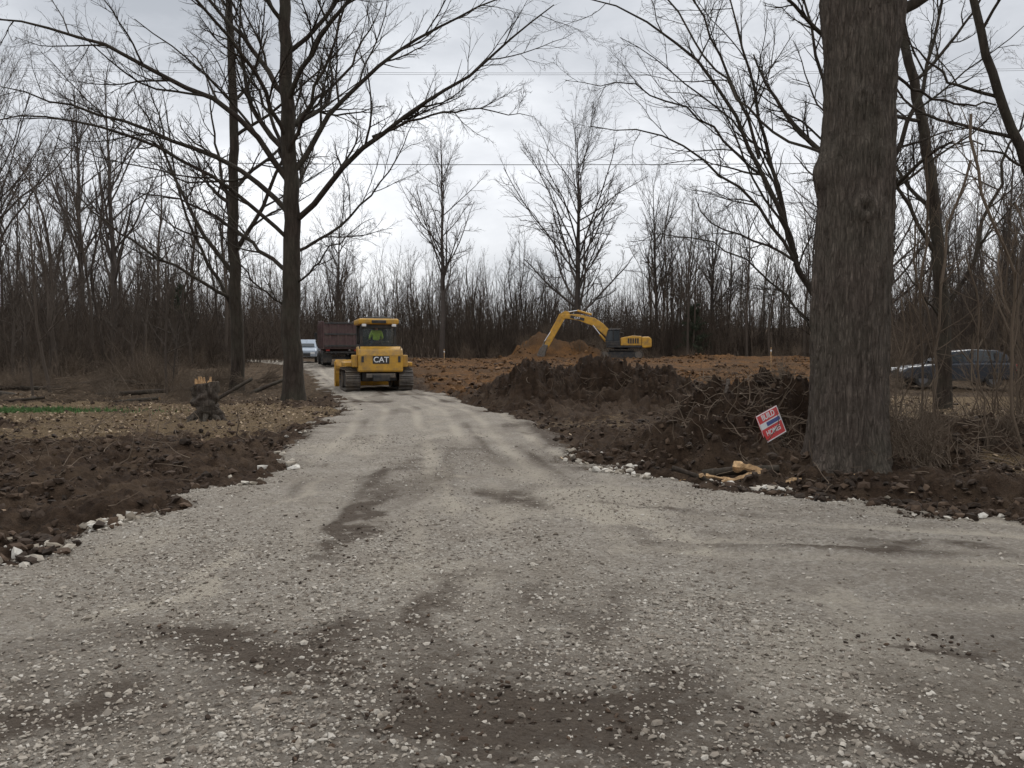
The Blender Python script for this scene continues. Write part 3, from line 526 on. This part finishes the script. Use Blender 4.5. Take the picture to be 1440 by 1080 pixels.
def track(name,par,axis_len,r,width,xc,ax,npad=42):
    h=axis_len/2; P=2*axis_len+2*math.pi*r; bm=bmesh.new()
    def at(s):
        s%=P
        if s<axis_len: return (-h+s,2*r,0)
        s-=axis_len
        if s<math.pi*r: a=s/r; return (h+r*math.sin(a),r+r*math.cos(a),-a)
        s-=math.pi*r
        if s<axis_len: return (h-s,0,math.pi)
        s-=axis_len; a=s/r; return (-h-r*math.sin(a),r-r*math.cos(a),math.pi-a)
    for i in range(npad):
        p,z,a=at(i*P/npad); 
        for (dl,hh,dz) in ((P/npad*.46,.02,0),(.015,.05,.03)):
            m=Matrix.Translation((xc,p,z+.03) if ax=='Y' else (p,xc,z+.03))@(Matrix.Rotation(a,4,'X') if ax=='Y' else Matrix.Rotation(-a,4,'Y'))@Matrix.Translation((0,0,dz))@Matrix.Diagonal((width,2*dl,2*hh,1) if ax=='Y' else (2*dl,width,2*hh,1))
            bmesh.ops.create_cube(bm,size=1,matrix=m)
    me=bpy.data.meshes.new(name); bm.to_mesh(me); bm.free(); o=bpy.data.objects.new(name,me); S.collection.objects.link(o); fin(o,par,steel)
    w=width*.28
    pf=[(-h-r*.6,r*.5),(-h,r*.3),(h,r*.3),(h+r*.6,r*.5),(h+r*.6,r*1.4),(h,r*1.65),(-h,r*1.65),(-h-r*.6,r*1.4)]
    extr(name+'_frame',par,pf,xc-w,xc+w,'X' if ax=='Y' else 'Y',black)
    for s in (-h,h):
        a_=(xc-w*1.3,s,r+.02);b2=(xc+w*1.3,s,r+.02)
        if ax!='Y': a_=(s,xc-w*1.3,r+.02);b2=(s,xc+w*1.3,r+.02)
        cyl(name+'_wheel',par,a_,b2,r*.82,steel,22)
def text(name,par,body,size,loc,rot,mat):
    c=bpy.data.curves.new(name,'FONT'); c.body=body; c.size=size; c.extrude=.004; c.align_x='CENTER'; c.align_y='CENTER'; c.offset=.012*size
    o=bpy.data.objects.new(name,c); S.collection.objects.link(o); o.parent=par; o.location=loc; o.rotation_euler=rot; c.materials.append(mat); return o
# ---------------------------------------------------------------- bulldozer
dx,dy=-5.95,34.6; dz=empty('bulldozer',(dx,dy,gz1(dx,dy)-.02),R(17))
for s,nm in ((-1,'track_l'),(1,'track_r')): track(nm,dz,2.3,.43,.6,s*1.1,'Y')
box('belly',dz,(-.75,-1.4,.4),(.75,1.6,1.0),black,.05)
extr('hood',dz,[(.1,1.0),(2.0,1.0),(2.05,1.65),(1.9,1.78),(.1,1.95)],-.5,.5,'X',yellow,.04)
for s in (-1,1): box('fender',dz,(s*1.05-.35,-1.35,1.02),(s*1.05+.35,.5,1.2),yellow,.04)
extr('fuel_tank',dz,[(-1.95,.8),(-1.0,.8),(-1.0,1.85),(-1.6,1.85),(-1.88,1.72),(-1.95,1.5)],-.92,.92,'X',yellow,.07)
box('tank_step',dz,(-1.14,-1.75,1.0),(-.923,-1.2,1.5),yellow,.03); box('tank_step_r',dz,(.923,-1.75,1.0),(1.14,-1.2,1.5),yellow,.03)
for x in (-.75,.75): box('tank_latch',dz,(x-.05,-1.97,1.2),(x+.05,-1.952,1.45),black,0)
box('grab_rail',dz,(-.85,-1.80,1.88),(.85,-1.76,1.92),black,.0)
for x in (-.85,.85): box('grab_post',dz,(x-.02,-1.80,1.70),(x+.02,-1.76,1.879),black,0)
box('logo_panel',dz,(-.34,-1.965,1.14),(.34,-1.953,1.46),black,.0); text('logo_text',dz,'CAT',.32,(0,-1.97,1.3),(R(90),0,0),white)
box('hitch',dz,(-.35,-2.1,.42),(.35,-1.6,.7),black,.03); box('hitch_bar',dz,(-.6,-1.95,.55),(.6,-1.75,.74),steel,.03)
box('cab_base',dz,(-.74,-1.15,1.2),(.74,.45,1.72),yellow,.04)
for x in (-.70,.70):
    for y in (-1.1,.38): box('cab_post',dz,(x-.05,y-.05,1.72),(x+.05,y+.05,2.78),black,.01)
for y in (-1.1,.38): box('window_sill',dz,(-.65,y-.04,1.723),(.65,y+.04,1.86),black,.01); box('head_rail',dz,(-.65,y-.04,2.62),(.65,y+.04,2.78),black,.01)
for x in (-.7,.7): box('side_rail',dz,(x-.04,-1.05,1.723),(x+.04,.33,1.95),black,.01)
for x in (-.2,.2): box('wiper_post',dz,(x-.02,.33,1.861),(x+.02,.37,2.619),black,0)
box('roof',dz,(-.84,-1.35,2.78),(.84,.6,3.02),yellow,.07); box('roof_cap',dz,(-.6,-1.0,3.02),(.6,.3,3.1),black,.04)
box('ac_unit',dz,(-.3,-1.42,2.82),(.3,-1.352,2.95),black,.02)
for x in (-.62,.62): box('work_lamp',dz,(x-.09,-1.45,2.68),(x+.09,-1.36,2.79),white,.02)
gl,t,b=nt('clear_glass'); b.inputs['Base Color'].default_value=(.10,.12,.12,1); b.inputs['Roughness'].default_value=.03; b.inputs['Alpha'].default_value=.22
box('rear_glass',dz,(-.64,-1.11,1.87),(.64,-1.10,2.61),gl,0)
box('front_glass',dz,(-.64,.375,1.87),(.64,.385,2.61),glass,0)
box('seat',dz,(-.27,-.75,1.55),(.27,-.22,1.98),black,.05); box('seat_back',dz,(-.2,-.86,1.95),(.2,-.76,2.12),black,.04)
box('console',dz,(-.62,-.1,1.55),(.62,.3,2.1),black,.05)
cyl('exhaust',dz,(-.3,1.0,1.8),(-.3,1.0,2.75),.06,black); cyl('pre_cleaner',dz,(.25,.8,1.8),(.25,.8,2.25),.12,black)
bp=[(2.55,.02),(2.42,.3),(2.38,.65),(2.45,1.0),(2.62,1.28),(2.68,1.25),(2.55,1.0),(2.47,.65),(2.5,.3),(2.62,.05)]
extr('blade',dz,bp,-1.48,1.48,'X',yellow,.01)
for s in (-1,1): box('blade_end',dz,(s*1.5-.02,2.36,.05),(s*1.5+.02,2.85,1.2),yellow,.01); box('push_arm',dz,(s*.62-.09,.9,.42),(s*.62+.09,2.42,.66),yellow,.03); cyl('lift_cylinder',dz,(s*.55,1.7,1.5),(s*.5,2.4,.85),.06,steel)
cyl('tilt_brace',dz,(-1.5,.8,.95),(-1.35,2.4,.9),.07,yellow)
def skinned(name,par,verts,edges,radii,mat,root=0,sub=2):
    me=bpy.data.meshes.new(name); me.from_pydata(verts,edges,[]); o=bpy.data.objects.new(name,me); S.collection.objects.link(o); o.parent=par; me.materials.append(mat)
    m=o.modifiers.new('s','SKIN'); 
    for i,r_ in enumerate(radii):
        sv=me.skin_vertices[0].data[i]; sv.radius=(r_,r_) if not hasattr(r_,'__len__') else r_; sv.use_root=(i==root)
    m.use_smooth_shade=True; su=o.modifiers.new('u','SUBSURF'); su.levels=sub; su.render_levels=sub; return o
op=empty('construction_worker',(0,0,0))
op.matrix_world=Matrix.Translation(dz.location)@Matrix.Rotation(R(17),4,'Z')@Matrix.Translation((0,-.5,1.98))
V=[(0,0,.08),(0,-.02,.28),(0,-.01,.46),(0,0,.56),(-.19,0,.50),(-.27,.06,.27),(-.24,.29,.20),(.19,0,.50),(.27,.06,.27),(.24,.29,.20)]
skinned('torso_and_sleeves',op,V,[(0,1),(1,2),(2,3),(2,4),(4,5),(5,6),(2,7),(7,8),(8,9)],[(.17,.12),(.16,.11),(.17,.12),(.06,.06),.075,.055,.042,.075,.055,.042],vest)
V=[(0,0,.06),(-.1,.02,.06),(-.14,.42,.10),(-.14,.52,-.28),(-.14,.62,-.32),(.1,.02,.06),(.14,.42,.10),(.14,.52,-.28),(.14,.62,-.32)]
skinned('trousers',op,V,[(0,1),(1,2),(2,3),(3,4),(0,5),(5,6),(6,7),(7,8)],[.12,.1,.075,.05,.05,.1,.075,.05,.05],denim)
V=[(0,0,.52),(0,.01,.62),(0,.0,.70),(0,.0,.80),(0,.1,.70)]
skinned('head',op,V,[(0,1),(1,2),(2,3),(2,4)],[.06,.06,.1,.08,.025],skin,1)
bm=bmesh.new(); bmesh.ops.create_uvsphere(bm,u_segments=20,v_segments=12,radius=.135)
for v in bm.verts:
    if v.co.z<0: v.co.z*=.05; v.co.x*=1.12; v.co.y*=1.2
me=bpy.data.meshes.new('hard_hat'); bm.to_mesh(me); bm.free(); o=bpy.data.objects.new('hard_hat',me); S.collection.objects.link(o); o.location=(0,.0,.70); fin(o,op,hat,smooth=True)
for s in (-1,1):
    hx=s*.24; V=[(hx,.30,.20),(hx,.37,.2)];E=[(0,1)];Rr_=[.03,.034]
    for k in range(5):
        fx=hx+(-.03+.02*k if k<4 else -s*.045); L=[.05,.06,.055,.045,.03][k]; i=len(V)
        V+= [(fx,.40 if k<4 else .36,.2),(fx,.40+L*.6 if k<4 else .39,.185),(fx,.40+L*.5 if k<4 else .41,.15)]; E+=[(1,i),(i,i+1),(i+1,i+2)]; Rr_+=[.011,.010,.009]
    skinned('hand',op,V,E,Rr_,skin,0,1)
    cyl('control_lever',dz,(hx,-.02,1.75),(hx,-.07,2.2),.015,black,8)
# ---------------------------------------------------------------- excavator (X forward)
ex,ey=10.7,78; eb=empty('excavator',(ex,ey,1.02),R(180-6),1.0)
for s,nm in ((-1,'track_l'),(1,'track_r')): track(nm,eb,3.2,.42,.6,s*1.2,'X',npad=46)
box('carbody',eb,(-1.2,-.9,.4),(1.2,.9,.95),black,.05); cyl('slew_ring',eb,(0,0,.9),(0,0,1.12),.7,black,24)
box('deck',eb,(-2.3,-1.3,1.1),(1.45,1.3,1.3),black,.03)
extr('counterweight',eb,[(-2.85,1.15),(-2.2,1.05),(-1.9,1.1),(-1.9,2.15),(-2.6,2.15),(-2.85,1.9)],-1.32,1.32,'Y',yellow,.1)
extr('engine_housing',eb,[(-1.88,1.31),(.1,1.31),(.1,2.05),(-1.0,2.25),(-1.88,2.2)],-1.3,1.3,'Y',yellow,.05)
for k in range(5): box('vent',eb,(-1.6+k*.22,1.302,1.5),(-1.45+k*.22,1.32,2.0),black,0)
extr('cab_lower',eb,[(.15,1.31),(1.5,1.31),(1.58,1.75),(.15,1.75)],.32,1.28,'Y',black,.04)
extr('cab_glass',eb,[(.2,1.752),(1.54,1.752),(1.5,2.2),(1.28,2.78),(.2,2.78)],.37,1.24,'Y',glass,.03)
extr('cab_roof',eb,[(.12,2.785),(1.32,2.785),(1.25,2.9),(.15,2.92)],.3,1.3,'Y',black,.04)
for p,q in (((.2,1.27,1.75),(.2,1.27,2.8)),((.82,1.27,1.75),(.82,1.27,2.8)),((1.55,1.27,1.75),(1.3,1.27,2.8)),((1.55,.35,1.75),(1.3,.35,2.8))): cyl('cab_post',eb,p,q,.045,black,8)
for y in (-1.2,): cyl('handrail',eb,(-.2,y,2.1),(-.2,y,2.6),.025,black,8); cyl('handrail_top',eb,(-.2,y,2.6),(1,y,2.6),.025,black,8)
box('toolbox',eb,(.15,-1.28,1.31),(1.4,-.45,1.8),yellow,.04)
cyl('exhaust',eb,(-1.3,-.7,2.2),(-1.3,-.7,2.65),.07,black)
bo=[(.25,1.75),(.65,1.55),(2.0,2.75),(2.75,3.35),(4.2,3.9),(5.85,4.15),(5.95,4.4),(5.75,4.5),(4.2,4.5),(2.6,4.12),(1.8,3.6),(.3,2.1)]
bo=[(p,z-.12) for p,z in bo]
extr('boom',eb,bo,-.22,.22,'Y',yellow,.03)
box('boom_panel',eb,(3.6,.222,3.86),(5.0,.235,4.14),black,0,(0,R(-12),0)); text('boom_text',eb,'CAT',.3,(4.3,.24,4.0),(R(90),0,R(180)),white)
st=[(5.1,4.75),(5.5,4.85),(6.1,4.5),(7.55,1.5),(7.35,1.15),(7.1,1.3),(5.6,3.95),(5.05,4.4)]
st=[(p,z-.12) for p,z in st]
extr('stick',eb,st,-.16,.16,'Y',yellow,.03)
bk=[(7.15,1.3),(7.55,1.4),(7.95,1.0),(8.25,.35),(8.1,-.25),(7.7,-.45),(7.2,-.3),(6.95,-.05),(7.5,.1),(7.4,.6)]
extr('bucket',eb,[(p,z+.05) for p,z in bk],-.6,.6,'Y',steel,.03)
for k in range(5): box('tooth',eb,(6.75,-.55+k*.25,-.12),(7.0,-.45+k*.25,.0),steel,.01)
for s in (-1,1): cyl('boom_cylinder',eb,(1.3,s*.32,1.5),(2.1,s*.32,2.4),.11,yellow,14); cyl('boom_rod',eb,(2.1,s*.32,2.4),(2.8,s*.32,3.3),.06,chrome,12)
cyl('stick_cylinder',eb,(2.9,0,4.35),(4.3,0,4.75),.1,yellow,14); cyl('stick_rod',eb,(4.3,0,4.75),(5.2,0,4.6),.055,chrome,12)
cyl('bucket_cylinder',eb,(6.05,0,4.2),(6.9,0,2.7),.09,yellow,14); cyl('bucket_rod',eb,(6.9,0,2.7),(7.5,0,1.75),.05,chrome,12); cyl('bucket_link',eb,(7.5,0,1.75),(7.85,0,.95),.07,steel,10)
# ---------------------------------------------------------------- wheels
def wheel(par,x,y,r,w,hub=steel):
    bm=bmesh.new(); pr=[(r*.58,-w/2),(r*.93,-w/2),(r,-w*.36),(r,w*.36),(r*.93,w/2),(r*.58,w/2)]; n=28; vs=[[bm.verts.new((b2,a_*math.cos(i*2*math.pi/n),a_*math.sin(i*2*math.pi/n))) for a_,b2 in pr] for i in range(n)]
    for i in range(n):
        for j in range(len(pr)): bm.faces.new((vs[i][j],vs[(i+1)%n][j],vs[(i+1)%n][(j+1)%len(pr)],vs[i][(j+1)%len(pr)]))
    bmesh.ops.recalc_face_normals(bm,faces=bm.faces); me=bpy.data.meshes.new('tire'); bm.to_mesh(me); bm.free(); o=bpy.data.objects.new('tire',me); S.collection.objects.link(o); o.location=(x,y,r); fin(o,par,rubber,smooth=False)
    cyl('rim',par,(x-w*.32,y,r),(x+w*.32,y,r),r*.6,hub,20,bev=.02); cyl('hub',par,(x-w*.45,y,r),(x+w*.45,y,r),r*.18,hub,12)
# ---------------------------------------------------------------- dump truck (Y forward)
tx,ty=-12.65,58; tk=empty('dump_truck',(tx,ty,gz1(tx,ty)+.02),R(17))
for y in (-2.3,-.95,3.6):
    for s in (-1,1):
        if y<3: wheel(tk,s*.82,y,.52,.28); wheel(tk,s*1.13,y,.52,.28)
        else: wheel(tk,s*1.05,y,.52,.32)
for s in (-1,1): box('chassis_rail',tk,(s*.42-.06,-3.1,.75),(s*.42+.06,4.3,1.0),black,.01)
box('axle_beam',tk,(-.65,-2.4,.45),(.65,-.85,.6),black,.02)
bd=[(-3.35,1.15),(1.6,1.15),(1.7,2.95),(2.2,3.15),(2.2,3.25),(-3.2,3.05)]
extr('dump_body_l',tk,bd,-1.28,-1.2,'X',maroon,.01); extr('dump_body_r',tk,bd,1.2,1.28,'X',maroon,.01)
box('body_floor',tk,(-1.197,-3.3,1.15),(1.197,1.6,1.27),maroon,.01); box('body_front',tk,(-1.197,1.55,1.28),(1.197,1.66,2.95),maroon,.01); box('cab_shield',tk,(-1.197,1.67,3.05),(1.197,3.1,3.15),maroon,.01)
box('tailgate',tk,(-1.195,-3.36,1.28),(1.195,-3.28,2.95),maroon,.01)
for x in (-.8,-.27,.27,.8): box('tailgate_rib',tk,(x-.06,-3.44,1.3),(x+.06,-3.362,2.93),maroon,.01)
for z in (1.3,2.1,2.85): box('tailgate_bar',tk,(-1.195,-3.47,z),(1.195,-3.442,z+.12),black,.01)
for s in (-1,1):
    for k in range(7): box('side_rib',tk,(s*1.33-.045,-3.1+k*.72,1.2),(s*1.33+.045,-2.98+k*.72,3.0),maroon,.01)
    box('mud_flap',tk,(s*.98-.3,-3.0,.22),(s*.98+.3,-2.97,.9),rubber,.0); box('tail_lamp',tk,(s*.95-.12,-3.2,1.0),(s*.95+.12,-3.12,1.12),redlamp,.01)
box('bumper',tk,(-1.1,-3.15,.85),(1.1,-3.05,.98),black,.01)
extr('cab',tk,[(1.9,.8),(3.3,.8),(3.3,1.85),(3.1,2.75),(1.9,2.8)],-1.1,1.1,'X',maroon,.08); extr('bonnet',tk,[(3.31,.8),(4.7,.8),(4.7,1.6),(3.31,1.8)],-.85,.85,'X',maroon,.08)
box('side_window_l',tk,(-1.115,2.2,1.85),(-1.103,3.0,2.5),glass,0); box('side_window_r',tk,(1.103,2.2,1.85),(1.115,3.0,2.5),glass,0); box('windshield',tk,(-.95,3.22,1.9),(.95,3.26,2.6),glass,0,(R(12),0,0))
for s in (-1,1): box('mirror',tk,(s*1.4-.1,3.2,1.9),(s*1.4+.1,3.26,2.4),black,.01); cyl('mirror_arm',tk,(s*1.1,3.2,2.3),(s*1.4,3.23,2.3),.02,black,8)
cyl('exhaust_stack',tk,(.95,1.8,1.0),(.95,1.8,3.4),.07,chrome,12)
# ---------------------------------------------------------------- cars
def car(name,loc,rz,paint,kind):
    c=empty(name,loc,rz)
    if kind=='pickup':
        W=.98; body=[(-2.85,.55),(-2.85,1.15),(-.9,1.18),(1.1,1.2),(2.6,1.12),(2.85,.95),(2.85,.45),(-2.7,.45)]; gh=[(-.85,1.185),(1.15,1.2),(.55,1.85),(-.65,1.88)]; ws=(-1.75,1.85); r_=.4
    else:
        W=.92; body=[(-2.25,.5),(-2.3,.95),(-2.2,1.1),(-.5,1.1),(.95,1.02),(2.0,.9),(2.3,.7),(2.3,.35),(-2.2,.33)]; gh=[(-2.15,1.105),(1.0,1.03),(.2,1.58),(-.6,1.66),(-1.6,1.62),(-1.95,1.45)]; ws=(-1.4,1.4); r_=.35
    extr('body',c,body,-W,W,'X',paint,.09)
    z0=min(z for _,z in gh); extr('greenhouse',c,gh,-W+.08,W-.08,'X',paint,.05,.28,z0)
    cx_=sum(p for p,_ in gh)/len(gh); cz=sum(z for _,z in gh)/len(gh)
    wn=[(cx_+(p-cx_)*.84,cz+(z-cz)*.72) for p,z in gh]
    extr('side_glass',c,wn,-W+.072,W-.072,'X',glass,0,.28,z0)
    if kind!='pickup':
        for p in (-.55,-1.5): box('pillar',c,(-W+.09,p-.05,1.08),(W-.09,p+.05,1.5),paint,0)
    gf=[(cx_+(p-cx_)*1.006+.0,cz+(z-cz)*.7) for p,z in gh]; extr('end_glass',c,gf,-W+.25,W-.25,'X',glass,0,.2,z0)
    for y in ws:
        for s in (-1,1): wheel(c,s*(W-.09),y,r_,.22,rimm); 
    for s in (-1,1):
        box('headlamp',c,(s*.68-.18,body[5][0]-.12,.68),(s*.68+.18,body[6][0]+.008,.84),white,.02); box('tail_lamp',c,(s*.78-.1,body[1][0]-.01,.75),(s*.78+.1,body[1][0]+.1,1.02),redlamp,.02)
        box('door_mirror',c,(s*(W+.1)-.09,.65,1.02),(s*(W+.1)+.09,.75,1.16),paint,.02); box('sill',c,(s*W-.03,-1.0,.3),(s*W+.03,1.0,.42),black,.01)
    box('grille',c,(-.5,body[6][0]-.02,.5),(.5,body[6][0]+.012,.75),black,.01); box('bumper_rear',c,(-W+.05,body[0][0]-.06,.42),(W-.05,body[0][0]+.05,.6),black,.03); return c
car('pickup_truck',(-17.0,66,gz1(-17,66)),R(190),bluegrey,'pickup')
car('parked_car',(19.6,35.5,gz1(19.6,35.5)+.08),R(78),carpaint,'suv')
# ---------------------------------------------------------------- yard sign
sx,sy=4.04,12.0; sg=empty('yard_sign',(sx,sy,gz1(sx,sy)),0); sg.rotation_euler=(R(-14),R(-16),R(38))
sc_=simple('sign_red',(.62,.03,.03),.4,.08,3); blu=simple('sign_blue',(.03,.05,.22),.4,.08,3)
box('panel',sg,(-.27,-.004,.13),(.27,.004,.56),sc_,0)
box('white_band',sg,(-.25,-.008,.33),(.25,-.0045,.42),white,0); box('blue_band',sg,(-.1,-.011,.345),(.24,-.0085,.405),blu,0)
box('white_border_top',sg,(-.27,-.008,.545),(.27,-.0045,.56),white,0); box('white_border_low',sg,(-.27,-.008,.13),(.27,-.0045,.145),white,0)
box('white_border_l',sg,(-.27,-.008,.146),(-.258,-.0045,.544),white,0); box('white_border_r',sg,(.258,-.008,.146),(.27,-.0045,.544),white,0)
text('headline',sg,'BUILD',.12,(0,-.006,.485),(R(90),0,0),white); text('subline',sg,'HOMES',.11,(0,-.006,.245),(R(90),0,0),white)
for x in (-.12,.12): cyl('stake',sg,(x,.008,-.3),(x,.008,.4),.005,steel,6)
# ---------------------------------------------------------------- stump, logs, debris
def roughlog(name,par,pts,r0,r1,mat,n=24,k=16,amp=.12):
    P=resample(pts,n,.0)[None]; rr=np.linspace(r0,r1,n)[None]; V,Fc=tubes([(P,rr,k)]); c=np.repeat(P[0],k,0)
    nzv=fbm(V[:,0]*9+V[:,2]*5,V[:,1]*9+V[:,2]*3,3,random.random()*50); V=c+(V-c)*(1+nzv[:,None]*amp*2)
    n0=len(V); V=np.concatenate([V,P[0,:1],P[0,-1:]])
    tri=[[ (i+1)%k,i,n0] for i in range(k)]+[[(n-1)*k+i,(n-1)*k+(i+1)%k,n0+1] for i in range(k)]
    o=mk(name,V,Fc,mat,k>6,parent=par)
    bm=bmesh.new(); bm.from_mesh(o.data); bm.verts.ensure_lookup_table()
    for q in tri: 
        try: f=bm.faces.new([bm.verts[j] for j in q]); f.material_index=1
        except Exception: pass
    bm.to_mesh(o.data); bm.free(); o.data.materials.append(woodm); return o
su=empty('tree_stump',(-7.6,19.8,gz1(-7.6,19.8)-.05))
roughlog('stump_bole',su,[(0,0,-.1),(.02,0,.3),(-.04,0,.6),(-.08,0,.95)],.32,.24,bark_big,amp=.5)
roughlog('stump_knob',su,[(.1,-.05,.5),(.22,-.1,.75),(.2,-.1,1.0)],.16,.12,bark_big,amp=.4)
for i in range(26):
    a=random.uniform(0,6.28); r_=random.uniform(.0,.2); cyl('splinter',su,(-.08+r_*math.cos(a),r_*math.sin(a),.85),(-.08+r_*math.cos(a)*1.1,r_*math.sin(a)*1.1,random.uniform(.95,1.12)),.05,woodm,5,.025)
for i in range(6):
    a=random.uniform(0,6.28); roughlog('root',su,[(.2*math.cos(a),.2*math.sin(a),.2),(.4*math.cos(a),.4*math.sin(a),.1),(.6*math.cos(a),.6*math.sin(a),-.05)],.09,.03,bark_big,10,8)
def log(x,y,L,rz,r_,tilt=.0,mat=bark_dark,name='fallen_log',k=16,amp=.12):
    z=gz1(x,y)+r_*.5; d=(math.cos(rz)*L/2,math.sin(rz)*L/2,tilt*L/2); e=empty(name,(x,y,z)); roughlog('wood',e,[(-d[0],-d[1],-d[2]),(0,random.uniform(-.05,.05)*L,0.02),(d[0],d[1],d[2])],r_,r_*.75,mat,k=k,amp=amp)
for a in [(-19.5,30,5,2.8,.16,.1),(-14,31,4,.4,.1,.05),(-10.5,33,3,1.0,.09,.3),(-22,34,6,.1,.12,0),(-13,27,2.5,-.3,.07,.1),(-17,26,3,.5,.06,.1),(-9.8,26.5,2.6,.9,.07,.5),(-16,36,5,2.9,.1,.1),(-20,39,5,.3,.12,.15),(-12,29.5,2.2,2.2,.06,.4)]: log(*a)
for i,(x,y,L,rz,r_) in enumerate([(2.75,10.45,.38,-.3,.035),(3.0,10.35,.5,.1,.05),(3.15,10.5,.42,-.5,.06),(3.55,10.15,.3,.6,.03),(2.6,10.8,.4,1.2,.03),(4.3,9.9,.09,1.5,.04),(3.35,10.6,.3,.4,.03),(2.9,10.6,.3,2.2,.03),(3.7,10.4,.2,2.5,.025),(2.3,10.9,.25,.2,.02)]): log(x,y,L,rz,r_,.25 if i%2 else -.2,woodm,'split_wood',k=5,amp=.7)
log(3.1,10.75,1.0,-.3,.06,.12); log(2.5,10.7,.7,2.6,.04,.3); log(3.75,13.9,.5,1.2,.05,.9,bark_big,'fallen_log')
n=1900; x=np.concatenate([rng.normal(4.3,1.1,650),rng.normal(7.4,1.3,550),rng.normal(2.5,2.5,150),rng.normal(-8,2.5,550)]); y=np.concatenate([rng.normal(13.0,1.2,650),rng.normal(12.3,1.1,550),rng.normal(23,1.2,150),rng.normal(16,4,550)]); k=road_sd(x,y)<-.2; x,y=x[k],y[k]; n=len(x)
d=nrm(np.stack([rng.normal(size=n),rng.normal(size=n),rng.normal(0,.4,n)+.1],1)); L=rng.uniform(.15,.8,n); p=np.stack([x,y,gz(x,y)],1); out=[p]
for k in range(5): d=nrm(d+rng.normal(0,.3,d.shape)); p=p+d*(L/5)[:,None]; out.append(p)
V,Fc=tubes([(np.stack(out,1),rng.uniform(.004,.013,(n,1))*np.linspace(1,.4,6)[None],4)]); mk('roots_and_twigs',V,Fc,twig_br)
for x,y,z in ((-5.1,60,1.1),(27,70,1.6),(15.6,48,1.6)): 
    e=empty('survey_stake',(x,y,gz1(x,y))); box('stake',e,(-.03,-.015,-.2),(.03,.015,z),woodm,.0); box('ribbon',e,(-.04,-.02,z-.25),(.04,.02,z-.15),white,0)
# ---------------------------------------------------------------- wires
for (y,z,nm) in ((40,11.35,'a'),(41,16.1,'b'),(41.6,16.4,'c')):
    e=empty('utility_wire'); xs=np.linspace(-50,52,60); P=np.stack([xs,np.full(60,y),z-.35+1.0*((xs-1)/51)**2*.9],1)[None]; V,Fc=tubes([(P,np.full((1,60),.018 if nm=='a' else .008),5)]); mk('cable',V,Fc,wire_m,parent=e)
for x in (-50,52):
    e=empty('utility_pole',(x,40.5,gz1(x,40.5))); cyl('pole',e,(0,0,-.5),(0,0,17.8),.17,bark_big,14,.12); box('crossarm',e,(-.06,-1.3,16.4),(.06,1.3,16.52),woodm,.01)
# ---------------------------------------------------------------- world
w=bpy.data.worlds.new('World'); S.world=w; w.use_nodes=True; t=w.node_tree; bg=t.nodes['Background']
sk=t.nodes.new('ShaderNodeTexSky'); sk.sky_type='NISHITA'; sk.sun_disc=False; sk.sun_elevation=R(42); sk.sun_rotation=R(20)
v=tc(t,'Generated',(1,1,2.4)); n=noise(t,2.1,v,8,.55); n2=noise(t,6,v,6,.55)
cl=ramp(t,mth(t,'ADD',mth(t,'MULTIPLY',n,.8),mth(t,'MULTIPLY',n2,.2)),[(.38,(.62,.64,.67)),(.5,(.84,.855,.88)),(.62,(1.10,1.11,1.12))])
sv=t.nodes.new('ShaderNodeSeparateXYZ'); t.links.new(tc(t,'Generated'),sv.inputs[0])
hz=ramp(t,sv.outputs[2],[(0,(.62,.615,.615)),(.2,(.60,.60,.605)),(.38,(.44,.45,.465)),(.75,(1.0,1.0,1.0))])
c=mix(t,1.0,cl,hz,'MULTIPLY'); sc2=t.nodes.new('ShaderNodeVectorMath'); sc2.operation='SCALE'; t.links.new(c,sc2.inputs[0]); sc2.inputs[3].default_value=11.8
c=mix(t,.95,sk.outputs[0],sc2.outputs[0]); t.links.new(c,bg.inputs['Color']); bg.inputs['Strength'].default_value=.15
sl=bpy.data.lights.new('sun','SUN'); sl.energy=1.4; sl.angle=R(25); sl.color=(1,.97,.92); so=bpy.data.objects.new('sun',sl); S.collection.objects.link(so)
so.rotation_euler=(Vector((-math.sin(R(20))*math.cos(R(42)),-math.cos(R(20))*math.cos(R(42)),-math.sin(R(42))))).to_track_quat('-Z','Y').to_euler()
cm=bpy.data.cameras.new('camera'); cam=bpy.data.objects.new('camera',cm); S.collection.objects.link(cam); cam.location=(0,0,1.7); cam.rotation_euler=(R(90-2.3),0,0)
cm.sensor_width=36; cm.lens=28; cm.clip_end=3000; cm.clip_start=.05; S.camera=cam
